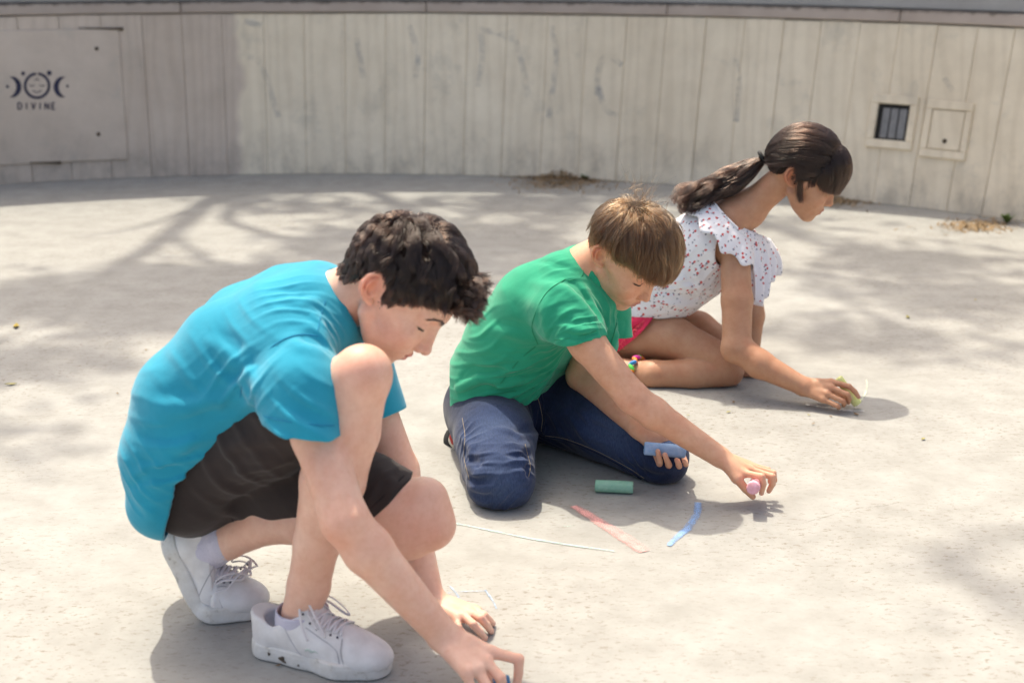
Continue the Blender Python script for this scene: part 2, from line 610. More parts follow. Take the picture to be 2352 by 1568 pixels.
# pinkish coping with a dark mossy lip, and the grey parapet above it
cm, nt, b = mat_new('pinkish_coping')
v = coords(nt)
sep = N(nt, 'ShaderNodeSeparateXYZ'); nt.links.new(v, sep.inputs[0])
nz_ = noise(nt, scaled(nt, v, (1, 1, .3)), 16, 6, .7)
c = ramp(nt, noise(nt, v, 5, 5).outputs[0], [(.3, (.38, .315, .27)), (.7, (.46, .39, .34))])
lip = ramp(nt, math_n(nt, 'ADD', sep.outputs[2], math_n(nt, 'MULTIPLY', nz_.outputs[0], .045)), [(.877, (0, 0, 0)), (.892, (1, 1, 1))])
c = mix(nt, math_n(nt, 'MULTIPLY', lip, .85), c, (.055, .042, .032))
nt.links.new(c, b.inputs['Base Color']); b.inputs['Roughness'].default_value = .9
bump(nt, b, nz_.outputs[0], .4, .004)
for k in range(0, len(ph_s) - 6, 6):
    V, Q = arc_slab(ph_s[k] + .0004, ph_s[k + 6] - .0004, ZT + .001, .868, .012, .22, 20, True, .006)
    link('coping_stone', py_mesh('coping_stone', V, Q), cm, wall, False)
par = empty('parapet', (WC[0], WC[1] + WR + .3, .87))
tag(par, 'smooth grey parapet band rising behind the top of the curved wall', 'parapet')
V, Q = arc_slab(ph_s[0], ph_s[-1], .869, 1.80, -.012, .18, 130, False, .008)
link('band', py_mesh('band', V, Q), plain('grey_plaster', (.36, .355, .35), .85, .12, 6, .3, 120), par, False)

# ---- things on the wall, laid out by bearing and height
def wframe(x, y):
    ph, z = wray(x, y)
    u = np.array([math.cos(ph), -math.sin(ph), 0]); up = np.array([LEAN * math.sin(ph), LEAN * math.cos(ph), 1.0]); up /= np.linalg.norm(up)
    n = np.cross(u, up); n = n if n @ np.array([-math.sin(ph), -math.cos(ph), 0]) > 0 else -n
    return wpt(ph, z), u, up, n
def wxy(x, y, out=.0):
    ph, z = wray(x, y)
    c, u, up, n = wframe(x, y)
    return c + n * out
# flat metal access panel with the stencil
pm = wall_mat('painted_panel', True)
pan = empty('access_panel', wxy(140, 370, .01))
tag(pan, 'flat painted panel at the left of the wall, stencilled with moons and a face', 'panel')
pa, pb = wray(-130, 220)[0], wray(284, 220)[0]
z0p, z1p = wray(150, 372)[1], wray(150, 68)[1]
V, Q = arc_slab(pa, pb, z0p, z1p, .0115, .010, 14, True, .004)
link('plate', py_mesh('plate', V, Q), pm, pan, False)
dkm = plain('dark_rust', (.07, .05, .03), .9, .4, 90)
for x, y in ((222, 113), (226, 309)):
    c, u, up, n = wframe(x, y)
    Acc().add(tube_geo([c + n * .0105, c + n * .0150, c + n * .0165], [.010, .009, .005], 10)).obj('bolt', dkm, pan)
# rusty gap lines round the panel edge
for (xa, ya, xb_, yb) in ((180, 66, 283, 68), (68, 374, 140, 374)):
    pts = [wxy(x, y, .0125) for x, y in zip(np.linspace(xa, xb_, 12), np.linspace(ya, yb, 12))]
    Acc().add(tube_geo(pts, np.interp(np.linspace(0, 1, 12), [0, .8, 1], [.002, .005, .008]), 6)).obj('rust_line', dkm, pan)
ink = plain('navy_stencil_paint', (.035, .033, .065), .8, .35, 60)
def decal(name, polys, out=.0132, parent=pan, mat=ink):
    A = Acc()
    for poly in polys:
        n = len(poly); c = np.mean(poly, 0)
        A.add(([wxy(x, y, out) for x, y in poly] + [wxy(c[0], c[1], out)], [(k, (k + 1) % n, n) for k in range(n)]))
    return A.obj(name, mat, parent, False)
def stroke(pts, w, n=14):
    pts = np.array(pts, float)
    q = spline(np.c_[pts, np.zeros(len(pts))], n)[:, :2] if len(pts) > 2 else np.array([pts[0] * (1 - t) + pts[1] * t for t in np.linspace(0, 1, 4)])
    T = np.gradient(q, axis=0); T /= np.linalg.norm(T, axis=1)[:, None] + 1e-9
    S_ = np.stack([-T[:, 1], T[:, 0]], -1)
    ww = np.broadcast_to(w, (len(q),)) / 2
    out = []
    for i in range(len(q) - 1):
        out.append([q[i] + S_[i] * ww[i], q[i] - S_[i] * ww[i], q[i + 1] - S_[i + 1] * ww[i + 1], q[i + 1] + S_[i + 1] * ww[i + 1]])
    return out
def circ(cx, cy, r, n=14): return [(cx + r * math.cos(2 * math.pi * k / n), cy + r * math.sin(2 * math.pi * k / n)) for k in range(n)]
def ringpts(cx, cy, r, a0, a1, n=12): return [(cx + r * math.cos(math.radians(a)), cy + r * math.sin(math.radians(a))) for a in np.linspace(a0, a1, n)]
fx_, fy_ = 85, 198
decal('face_outline', stroke(ringpts(fx_, fy_, 27.5, -85, 265, 30), 6.5, 40))
decal('face_features', stroke(ringpts(fx_ - 12, fy_ - 5, 6, 25, 155, 6), 2.2) + stroke(ringpts(fx_ + 12, fy_ - 5, 6, 25, 155, 6), 2.2) + stroke(ringpts(fx_, fy_ + 2, 13, 40, 140, 8), 2.4)
      + [circ(fx_, fy_ - 15, 2.5, 8)] + stroke([(fx_ - 7, fy_ - 14), (fx_ - 3, fy_ - 12)], 1.6) + stroke([(fx_ + 3, fy_ - 12), (fx_ + 7, fy_ - 14)], 1.6))
def moon(cx, cy, r, s):
    a = [(cx + s * (-r * .35 + r * math.cos(t)), cy + r * math.sin(t)) for t in np.linspace(-1.25, 1.25, 14)]
    b_ = [(cx + s * (-r * .85 + r * 1.02 * math.cos(t)), cy + r * 1.0 * math.sin(t)) for t in np.linspace(-1.2, 1.2, 14)]
    return [[a[i], a[i + 1], b_[i + 1], b_[i]] for i in range(13)]
decal('crescent_moon', moon(33, 201, 25, 1)); decal('crescent_moon', moon(139, 201, 25, -1))
for q in (circ(17, 200, 3.6), circ(155, 199, 3.2), circ(53, 170, 4.8), circ(113, 169, 5.8)): decal('stencil_dot', [q])
LT = dict(D=[[(0, 0), (0, 1)], [(0, 0), (.45, .08), (.62, .5), (.45, .92), (0, 1)]], I=[[(.3, 0), (.3, 1)]], V=[[(0, 0), (.32, 1)], [(.32, 1), (.64, 0)]], N=[[(0, 1), (0, 0)], [(0, 0), (.6, 1)], [(.6, 1), (.6, 0)]],
          E=[[(0, 0), (0, 1)], [(0, 0), (.55, 0)], [(0, .5), (.45, .5)], [(0, 1), (.55, 1)]])
for k, ch in enumerate('DIVINE'):
    decal('letter', [q for s_ in LT[ch] for q in stroke([(41 + k * 15.6 + p[0] * 14, 237 + p[1] * 15) for p in s_], 3.0, 12)])
# faded blue-grey scrawls on the cream boards
gf, nt, b = mat_new('faded_blue_paint')
tr = nt.nodes.new('ShaderNodeBsdfTransparent'); mx = nt.nodes.new('ShaderNodeMixShader')
b.inputs['Base Color'].default_value = (.28, .33, .40, 1); b.inputs['Roughness'].default_value = .9
vv_ = coords(nt)
al = ramp(nt, noise(nt, vv_, 14, 5, .7).outputs[0], [(.40, (0, 0, 0)), (.74, (.42, .42, .42))])
nt.links.new(al, mx.inputs[0]); nt.links.new(tr.outputs[0], mx.inputs[1]); nt.links.new(b.outputs[0], mx.inputs[2])
nt.links.new(mx.outputs[0], nt.nodes['Material Output'].inputs[0])
for pts in ([(1100, 68), (1140, 76), (1185, 92)], [(1185, 92), (1200, 150), (1216, 232)], [(1105, 75), (1108, 130), (1098, 200)], [(1372, 220), (1376, 160), (1395, 130), (1430, 150)], [(1376, 200), (1390, 250), (1420, 268)],
            [(1268, 60), (1278, 130), (1262, 270)], [(560, 50), (600, 60)], [(570, 130), (600, 150), (640, 270)], [(940, 60), (960, 120), (955, 180)], [(1690, 130), (1698, 200), (1692, 280)], [(820, 90), (835, 180)], [(2170, 180), (2190, 210)]):
    decal('faded_scrawl', stroke(pts, 13, 20), .0075, wall, gf)
# vent opening and hatch on the right
fmt = wall_mat('cream_frame')
def wlocal(x0, y0, x1, y1):
    """a flat frame of its own on the wall: centre, half-width and half-height vectors, outward normal"""
    c, u, up, n = wframe((x0 + x1) / 2, (y0 + y1) / 2)
    wd = np.linalg.norm(wxy(x1, (y0 + y1) / 2) - wxy(x0, (y0 + y1) / 2)) / 2
    ht = np.linalg.norm(wxy((x0 + x1) / 2, y0) - wxy((x0 + x1) / 2, y1)) / 2
    def box(a0, b0, a1, b1, o0, o1, bev=.004):          # a, b from -1 to 1 across and up
        return box_geo(c + u * wd * (a0 + a1) / 2 + up * ht * (b0 + b1) / 2 + n * (o0 + o1) / 2, u * wd * (a1 - a0) / 2, up * ht * (b1 - b0) / 2, n * (o1 - o0) / 2, bev)
    return box
ve = empty('vent_box', wxy(2050, 342, .01)); tag(ve, 'square vent opening with grey slats in a raised cream frame on the wall', 'vent')
bx_ = wlocal(1997, 220, 2105, 342)
for r in ((-1, .66, 1, 1), (-1, -1, 1, -.68), (-1, -.677, -.68, .657), (.68, -.677, 1, .657)):
    Acc().add(bx_(*r, -.01, .020)).obj('frame_bar', fmt, ve, False)
Acc().add(bx_(-.69, -.69, .69, .67, -.012, .007, .002)).obj('recess_shade_plate', plain('painted_void_shade', (.02, .019, .018), .9), ve, False)  # near-black plate on the boards, the shade of an open vent put in as colour
slm = plain('grey_metal_slat', (.20, .20, .205), .55, .15, 40)
for a0 in (-.44, -.08, .28):
    Acc().add(bx_(a0, -.62, a0 + .31, .50, .0075, .017, .003)).obj('slat', slm, ve, False)
ha = empty('wall_hatch', wxy(2175, 364, .01)); tag(ha, 'square cream hatch with a closed door and keyhole on the wall beside the vent', 'hatch')
bx_ = wlocal(2121, 234, 2229, 365)
for r in ((-1, .70, 1, 1), (-1, -1, 1, -.72), (-1, -.717, -.72, .697), (.72, -.717, 1, .697)):
    Acc().add(bx_(*r, -.01, .015)).obj('frame_bar', fmt, ha, False)
Acc().add(bx_(-.69, -.69, .69, .67, -.012, .012)).obj('door', fmt, ha, False)
c, u, up, n = wframe(2172, 325)
Acc().add(tube_geo([c + n * .010, c + n * .0145], [.011, .010], 12)).obj('keyhole', dkm, ha)

# ------------------------------------------------------------------ the tree behind the wall whose shade dapples the ground
SH = np.array([SUN_DIR[0] / SUN_DIR[2], SUN_DIR[1] / SUN_DIR[2], 1.0])
def above(px, h): return G(*px) + SH * (h * 1.35)
tree = empty('shade_tree', (-3.2, 9.9, 0))
tag(tree, 'leafy plane tree standing behind the curved wall and shading the ground', 'tree')
bark = plain('grey_bark', (.13, .105, .08), .9, .35, 25, .6, 60)
trunk = [np.array([-3.2, 9.9, 0]), np.array([-3.15, 9.85, 1.2]), np.array([-3.05, 9.7, 3.2]), np.array([-2.9, 9.5, 4.9])]
Acc().add(tube_geo(spline(trunk, 14), np.linspace(.24, .15, 14), 12)).obj('trunk', bark, tree)
limbs = [
    ([trunk[3], above((560, 425), 3.9), above((480, 462), 4.0), above((400, 530), 4.1), above((310, 590), 4.15), above((180, 660), 4.2), above((20, 720), 4.2)], .085, .035),
    ([trunk[3], above((560, 425), 3.95), above((520, 500), 4.1), above((640, 545), 4.2), above((760, 600), 4.3)], .06, .018),
    ([trunk[3], above((800, 430), 4.4), above((1000, 520), 4.6), above((1200, 640), 4.8)], .075, .02),
    ([trunk[3], above((1100, 420), 4.6), above((1600, 480), 4.9), above((2000, 600), 5.1), above((2300, 760), 5.2)], .07, .02),
    ([above((400, 530), 4.1), above((420, 560), 4.2), above((470, 590), 4.25), above((620, 650), 4.3)], .03, .012),
    ([above((480, 462), 4.0), above((330, 520), 4.15), above((180, 545), 4.2)], .022, .008),
    ([above((310, 590), 4.15), above((240, 690), 4.3), above((180, 830), 4.4)], .03, .012)
    ]
for pts, r0, r1 in limbs:
    c = spline(np.array(pts), 24)
    Acc().add(tube_geo(c, np.linspace(r0, r1, 24), 8)).obj('limb', bark, tree)
rg = np.random.default_rng(42)
patches = [  # centre, spread (px on the ground), number of leaf clumps
    (230, 690, 270, 34, 60), (560, 650, 260, 42, 66), (880, 570, 190, 50, 46), (1130, 560, 160, 80, 60), (110, 830, 130, 26, 18), (330, 730, 100, 18, 12), (640, 470, 160, 14, 12), (1230, 480, 200, 22, 26),
    (960, 480, 120, 16, 8), (1640, 520, 220, 20, 16), (2120, 600, 220, 22, 26), (2010, 660, 130, 16, 12), (2250, 690, 120, 24, 16), (1930, 770, 60, 16, 9), (2180, 780, 130, 18, 10), (2345, 1280, 30, 70, 3), (1560, 440, 420, 14, 30), (640, 430, 300, 8, 18), (40, 1010, 60, 16, 5)]
LV = []; LF = []
for cx_, cy_, sx_, sy_, n_ in patches:
    for _ in range(n_):
        px_, py_ = cx_ + rg.normal(0, sx_ * .55), cy_ + rg.normal(0, sy_ * .55)
        py_ = max(py_, 404.0)
        h_ = rg.uniform(3.9, 5.6)
        c = above((px_, py_), h_)
        for _ in range(int(rg.integers(5, 14))):
            p_ = c + rg.normal(0, .11, 3)
            a_ = rg.normal(0, 1, 3); a_[2] *= .5; a_ /= np.linalg.norm(a_)
            b_ = np.cross(a_, rg.normal(0, .35, 3) + np.array([0, 0, 1.])); b_ /= np.linalg.norm(b_)
            L_ = rg.uniform(.045, .085); W_ = L_ * rg.uniform(.35, .48); k = len(LV)
            up_ = np.cross(a_, b_) * L_ * .12
            LV += [p_ - a_ * L_, p_ - a_ * L_ * .2 + b_ * W_, p_ + a_ * L_ * .45 + b_ * W_ * .8 + up_, p_ + a_ * L_, p_ + a_ * L_ * .45 - b_ * W_ * .8 + up_, p_ - a_ * L_ * .2 - b_ * W_]
            LF += [(k, k + 1, k + 2, k + 3), (k, k + 3, k + 4, k + 5)]
lm, nt, b = mat_new('green_leaf')
b.inputs['Base Color'].default_value = (.07, .12, .03, 1); b.inputs['Roughness'].default_value = .5
b.inputs['Transmission Weight'].default_value = 0.0
cr_ = link('crown', np_mesh('crown', np.array(LV), np.array(LF)), lm, tree, False); cr_['kind'] = 'stuff'
# ------------------------------------------------------------------ people: heads, hands
def rot_head(yaw, pitch, roll):
    y, q, r = (math.radians(v) for v in (yaw, pitch, roll))
    cy, sy, cp, sp, cr, sr = math.cos(y), math.sin(y), math.cos(q), math.sin(q), math.cos(r), math.sin(r)
    Rz = np.array([[cy, -sy, 0], [sy, cy, 0], [0, 0, 1]])
    Ry = np.array([[cp, 0, sp], [0, 1, 0], [-sp, 0, cp]])
    Rx = np.array([[1, 0, 0], [0, cr, -sr], [0, sr, cr]])
    return Rz @ Ry @ Rx

EAR_E = np.array([-0.010, 0.0685, 0.002])
_a = np.array([-.34, 0.10, .93]); _a /= np.linalg.norm(_a)
_b = np.array([-.86, .46, -.2]); _b -= _a * (_a @ _b); _b /= np.linalg.norm(_b)
EAR_F = np.stack([_b, _a, np.cross(_b, _a) * -1 if np.cross(_b, _a)[1] < 0 else np.cross(_b, _a)], 1)   # columns: back, up, out

def ear_sdf(a):
    q = (a - EAR_E.astype(np.float32)) @ EAR_F.astype(np.float32)
    hx = [(-.006, .002, -.002), (-.012, .010, .001), (-.011, .022, .003), (-.003, .0295, .004), (.008, .029, .005), (.0165, .021, .006),
          (.019, .009, .006), (.0165, -.004, .005), (.010, -.014, .003), (.002, -.021, .001), (-.007, -.0245, -.001)]
    hr = [.002, .0026, .0027, .0028, .0029, .0029, .0028, .0027, .003, .0045, .0052]
    d = chain(q, hx, hr)
    plate = ell(q, (.003, .004, -.0025), (.019, .027, .0042))
    d = smin(d, plate, .004)
    anti = chain(q, [(-.001, .020, .002), (.007, .015, .004), (.0105, .004, .004), (.006, -.008, .003), (.000, -.013, .002)], [.002, .0026, .0028, .0026, .002])
    d = smin(d, anti, .0025)
    d = smax(d, -ell(q, (-.001, -.001, .004), (.0088, .0100, .0085)), .0018)
    d = smax(d, -chain(q, [(-.006, .019, .006), (.006, .0235, .0075), (.0135, .014, .008), (.0135, .002, .0075)], [.0022, .0026, .0026, .002]), .0016)
    d = smin(d, ell(q, (-.0095, -.003, .001), (.004, .006, .0035)), .003)
    d = smin(d, ell(q, (.004, .006, -.008), (.010, .02, .007)), .006)
    return d

def head_sdf(q, pr):
    a = np.abs(q[:, 1]); a = np.stack([q[:, 0], a, q[:, 2]], -1)
    d = ell(q, (.010, 0, .047), (.092, .0725, .080))
    d = smin(d, ell(q, (-.030, 0, .018), (.054, .058, .058)), .03)
    fc = ell(q, (.050, 0, -.018), (.0515, .0545, .068))
    fc = smin(fc, rc(a, (.010, .047, -.040), (.074, .015, -.080), .013, .0145), .022)
    fc = smin(fc, sph(q, (.0835, 0, -.080 - pr.get('chin', 0)), .0155), .018)
    fc = smin(fc, ell(a, (.067, .032, -.024), (.030, .025, .031)), .02)
    fc = smin(fc, rc(a, (.028, .056, .000), (.076, .042, -.006), .010, .012), .02)
    d = smin(d, fc, .022)
    d = smin(d, rc(a, (.0955, .006, .036), (.078, .044, .036), .0072, .007), .016)
    d = smin(d, ell(q, (.089, 0, -.050), (.0175, .027, .020)), .014)
    d = smax(d, -sph(a, (.1045, .033, .0175), .0175), .014)
    eye = sph(a, (.0770, .0325, .0165), .0145)
    d = smin(d, eye, .0035)
    lid = chain(a, [(.0875, .0205, .0110), (.0908, .0315, .0095), (.0845, .0435, .0115), (.0800, .0470, .0118)], [.0012, .0020, .0016, .0008])
    d = smin(d, lid, .002)                                                        # lowered upper lid edge
    crease = chain(a, [(.0905, .0215, .0215), (.0915, .0320, .0245), (.083, .0445, .0205)], [.0013, .0013, .0008])
    d = smax(d, -crease, .002)
    under = chain(a, [(.0905, .0205, .0085), (.0930, .0315, .0068), (.0860, .0435, .0092)], [.0008, .0010, .0008])
    d = smax(d, -under, .002)
    nl = pr.get('nose', 0.0)
    d = smin(d, rc(q, (.0985, 0, .021), (.1160 + nl, 0, -.0185), .0062, .0078), .009)
    d = smin(d, rc(q, (.090, 0, .012), (.1035 + nl * .6, 0, -.0215), .0085, .0095), .010)
    d = smin(d, sph(q, (.1165 + nl, 0, -.0215), .0088), .006)
    d = smin(d, ell(a, (.1065 + nl * .5, .0108, -.0255), (.0085, .0062, .0068)), .005)
    d = smax(d, -ell(a, (.1125 + nl * .7, .0058, -.0335), (.0055, .0027, .0040)), .002)
    sm = pr.get('smile', 0.0)
    ul = chain(a, [(.1065, .0, -.0468), (.1058, .005, -.0462), (.0995, .0135, -.0480 + sm * .3), (.0905, .0225, -.0512 + sm)], [.0044, .0046, .0036, .0012])
    ll = chain(a, [(.1030, 0, -.0575), (.0985, .012, -.0560 + sm * .3), (.0905, .0215, -.0522 + sm)], [.0056, .0048, .0012])
    d = smin(d, ul, .0035); d = smin(d, ll, .0035)
    op = pr.get('open', .0009)
    slit = chain(a, [(.1130, 0, -.0519), (.1060, .011, -.0515 + sm * .4), (.0925, .0235, -.0518 + sm)], [op, op, .0007])
    d = smax(d, -slit, .0016)
    d = smin(d, ear_sdf(a), .004)
    return d

class Head:
    def __init__(s, pos, yaw, pitch, roll, scale=1.0, **pr):
        s.pos = np.asarray(pos, float); s.R = rot_head(yaw, pitch, roll); s.sc = scale; s.pr = pr
        s.c = s.w((.02, 0, .01))
    def w(s, q): return s.pos + (np.asarray(q, float) * s.sc) @ s.R.T
    def l(s, p): return ((p - s.pos.astype(np.float32)) @ s.R.astype(np.float32)) / np.float32(s.sc)
    def sdf(s, p):
        dist = _n(p - s.c.astype(np.float32)) - .165 * s.sc
        out = dist + .03
        m = dist < .03
        if m.any(): out[m] = head_sdf(s.l(p[m]), s.pr) * s.sc
        return out

def mk_finger(mcp, pip, tip, bul=.25):
    mcp, pip, tip = (np.asarray(v, float) for v in (mcp, pip, tip))
    m = pip * .46 + tip * .54
    out = pip - (mcp + tip) / 2
    L = np.linalg.norm(tip - pip)
    o = out / (np.linalg.norm(out) + 1e-6) * L * bul * .5
    return [mcp, pip, m + o, tip]

def hand_sdf(p, wrist, wr, fingers, thumb, sc=1.0, palm_n=None):
    c = np.mean([wrist] + [f[0] for f in fingers], axis=0)
    R = max(np.linalg.norm(np.asarray(f[i]) - c) for f in fingers + [thumb] for i in range(len(f))) + .03
    dist = _n(p - c.astype(np.float32)) - R
    out = dist + .02
    m = dist < .02
    if not m.any(): return out
    p = p[m]
    f0, f3 = np.asarray(fingers[0][0]), np.asarray(fingers[3][0])
    side = (f3 - f0); side /= np.linalg.norm(side)
    d = None
    for i, f in enumerate(fingers):
        wpt = np.asarray(wrist) + side * (i - 1.5) * .0085 * sc
        e = rc(p, wpt, f[0], .0125 * sc, .0098 * sc)
        d = e if d is None else smin(d, e, .012)
    d = smin(d, rc(p, thumb[0], thumb[1], .0125 * sc, .0105 * sc), .014)
    if len(thumb) > 3: d = smin(d, rc(p, thumb[1], (np.asarray(f0) + np.asarray(wrist)) / 2, .009 * sc, .009 * sc), .014)
    fg = None
    rr = [(.0085, .0079, .0070, .0060), (.0087, .0081, .0072, .0062), (.0082, .0076, .0068, .0058), (.0073, .0067, .006, .0052)]
    for f, r in zip(fingers, rr):
        e = chain(p, f, [v * sc for v in r], .002)
        fg = e if fg is None else smin(fg, e, .0012)
    th = chain(p, thumb[1:], [.0105 * sc, .0092 * sc, .0072 * sc], .002)
    d = smin(d, fg, .007)
    d = smin(d, th, .003)
    out[m] = d
    return out

def skin_colors(V, base, head, extra=(), brow=(.05, .03, .02), lip=(.55, .18, .15), lash=.9, blush=.35, freckles=None, hairline=None):
    base = np.array(base)
    C = np.tile(base, (len(V), 1))
    q = head.l(V.astype(np.float32)).astype(float)
    near = (np.abs(q) < .2).all(1)
    a = q.copy(); a[:, 1] = np.abs(a[:, 1])
    a32 = a.astype(np.float32)
    sm = head.pr.get('smile', 0)
    def blend(w, col):
        nonlocal C
        w = (np.clip(w, 0, 1) * near)[:, None]
        C = C * (1 - w) + np.array(col) * w
    red = base * np.array([1.02, .72, .66])
    g = lambda c, r: np.exp(-(((a - np.array(c)) / np.array(r)) ** 2).sum(1))
    blend(blush * g((.085, .038, -.022), (.03, .022, .022)), red)
    blend(.35 * g((.122, .0, -.022), (.014, .016, .014)), red)
    blend(.6 * g((-.014, .078, .004), (.024, .014, .034)), base * np.array([1.02, .60, .52]))
    blend(.35 * g((-.010, .072, .001), (.010, .008, .011)), base * np.array([.70, .36, .30]))
    ul = chain(a32, [(.1075, .0, -.0472), (.1065, .005, -.0466), (.1005, .0135, -.0484 + sm * .3), (.0915, .0222, -.0514 + sm)], [.0034, .0038, .0030, .0012])
    ll = chain(a32, [(.1045, 0, -.0572), (.0995, .012, -.0560 + sm * .3), (.0912, .021, -.0522 + sm)], [.0052, .0044, .0015])
    blend(.95 * np.clip(1 - np.minimum(ul, ll) / .0026, 0, 1) * (np.minimum(ul, ll) < .0026), lip)
    sl = chain(a32, [(.110, 0, -.0519), (.1030, .011, -.0515 + sm * .4), (.0915, .0228, -.0518 + sm)], [.0009, .0009, .0006])
    blend(.55 * (sl < .0012), np.array(lip) * .35)
    bw = chain(a32, [(.1035, .010, .0325), (.1005, .024, .0385), (.088, .042, .0375), (.080, .050, .0320)], [.0032, .0036, .0028, .0012])
    blend(.45 * np.clip(1.2 - bw / .0025, 0, 1) * (bw < .003), brow)
    ls = chain(a32, [(.0890, .0205, .0105), (.0918, .0315, .0088), (.0855, .0440, .0110), (.0800, .0480, .0112)], [.0010, .0014, .0014, .0010])
    blend(lash * np.clip(1.2 - ls / .0016, 0, 1) * (ls < .0022), (.035, .022, .018))
    blend(.25 * g((.088, .033, .018), (.010, .016, .010)), red * .9)
    if hairline is not None:                       # hair roots on the scalp
        w = hairline(q)
        blend(w, brow)
    if freckles is not None:
        rg = np.random.default_rng(5)
        for _ in range(70):
            c = np.array([.09, rg.normal(0, .03), rg.normal(-.012, .012)])
            dd = np.hypot(q[:, 1] - c[1], q[:, 2] - c[2])
            blend(.28 * (dd < .0016) * (q[:, 0] > .06), base * np.array([.72, .52, .42]))
        for c in freckles:
            dd = np.sqrt(((q[:, [0, 2]] - np.array(c)) ** 2).sum(1))
            blend(.35 * np.clip(1.6 - dd / .0011, 0, 1) * (q[:, 1] < -.02), base * np.array([.42, .3, .26]))
    for c, r, col, w in extra:
        dd = np.exp(-(np.linalg.norm(V - np.asarray(c), axis=1) / r) ** 2)[:, None] * w
        C = C * (1 - dd) + np.array(col) * dd
    return np.clip(C, 0, 1)

def skin_mat(name, base):
    m, nt, b = mat_new(name)
    at = N(nt, 'ShaderNodeVertexColor', layer_name='Col')
    v = coords(nt)
    n1 = noise(nt, v, 26, 5)
    n2 = noise(nt, v, 420, 3)
    n4 = noise(nt, v, 75, 4, .7); n5 = noise(nt, v, 9, 3)
    c = mix(nt, 1.0, at.outputs[0], ramp(nt, n1.outputs[0], [(.3, (.92, .84, .81)), (.7, (1.0, 1.0, 1.0))]), 'MULTIPLY')
    c = mix(nt, 1.0, c, ramp(nt, n4.outputs[0], [(.3, (.94, .88, .85)), (.6, (1.0, 1.0, 1.0)), (.8, (1.03, 1.04, 1.04))]), 'MULTIPLY')
    c = mix(nt, 1.0, c, ramp(nt, n5.outputs[0], [(.35, (1.0, .93, .90)), (.65, (1.0, 1.0, 1.0))]), 'MULTIPLY')
    nt.links.new(c, b.inputs['Base Color'])
    b.inputs['Subsurface Weight'].default_value = .22
    b.inputs['Subsurface Radius'].default_value = (1.0, .36, .2)
    b.inputs['Subsurface Scale'].default_value = .008
    b.inputs['Roughness'].default_value = .5
    b.inputs['Specular IOR Level'].default_value = .38
    bump(nt, b, math_n(nt, 'ADD', n2.outputs[0], n4.outputs[0]), .22, .0009)
    return m

def cloth_mat(name, col, var=.08, weave=900, rough=.92, sheen=.25, wear=None):
    m, nt, b = mat_new(name)
    v = coords(nt)
    n1 = noise(nt, v, 14, 4)
    lo = tuple(c * (1 - var) for c in col); hi = tuple(min(1, c * (1 + var)) for c in col)
    c = ramp(nt, n1.outputs[0], [(.3, lo), (.7, hi)])
    n2 = noise(nt, scaled(nt, v, (1, 1, 1.6)), weave, 2)
    c = mix(nt, .35, c, mix(nt, 1.0, c, ramp(nt, n2.outputs[0], [(.3, (.72, .72, .72)), (.7, (1.15, 1.15, 1.15))]), 'MULTIPLY'))
    nt.links.new(c, b.inputs['Base Color'])
    b.inputs['Roughness'].default_value = rough
    b.inputs['Specular IOR Level'].default_value = .2
    b.inputs['Sheen Weight'].default_value = sheen
    b.inputs['Sheen Roughness'].default_value = .5
    n3 = noise(nt, v, 38, 5, .6)
    h = math_n(nt, 'ADD', math_n(nt, 'MULTIPLY', n2.outputs[0], .12), n3.outputs[0])
    bump(nt, b, h, .28, .004)
    return m

def sdf_obj(name, fn, pts, pad, h, mat, parent, newton=1, colors=None):
    pts = np.asarray(pts, float)
    V, Q = mesh_sdf(name, fn, pts.min(0) - pad, pts.max(0) + pad, h, newton)
    me = np_mesh(name, V, Q)
    if colors is not None: set_col(me, colors(V))
    return link(name, me, mat, parent)

def garment(p, outer, inner, t=.0045):
    """hollow cloth: outer is cut at its hems, inner runs on through them"""
    return np.maximum(outer, -(inner + t))

def wrinkle(w):
    """keeps cloth relief thinner than the cloth"""
    return np.clip(w, -.016, .0038)

def drapes(fn, spec, seed=0):
    """patches of gathered cloth: (pixel of the centre, pixel across the folds, wavelength, reach, height)"""
    H_ = hits(fn, [q for s in spec for q in s[:2]])
    out = []
    for i, (a, b, lam, R_, amp) in enumerate(spec):
        c, e = H_[2 * i], H_[2 * i + 1]
        if np.isnan(c[0]) or np.isnan(e[0]): continue
        k = e - c; k /= np.linalg.norm(k)
        out.append((c.astype(np.float32), (k * 2 * math.pi / lam).astype(np.float32), np.float32(R_), np.float32(amp), lam, seed * 31 + i))
    def w(p):
        d = np.zeros(len(p), np.float32)
        for c, k, R_, amp, lam, sd in out:
            q = p - c
            r2 = (q * q).sum(1)
            m = r2 < (2.2 * R_) ** 2
            if not m.any(): continue
            qq = q[m]
            ph = qq @ k + 1.9 * pnoise(qq, .42 * 2 * math.pi / (lam * 2.2), sd) + 1.2 * pnoise(qq, 14, sd + 7)
            s = .5 + .5 * np.sin(ph)
            gate = np.clip(.55 + .8 * pnoise(qq, 26, sd + 3), 0, 1)
            d[m] -= amp * (s * s * s - .25) * gate * np.exp(-r2[m] / (R_ * R_))
        return d
    return w

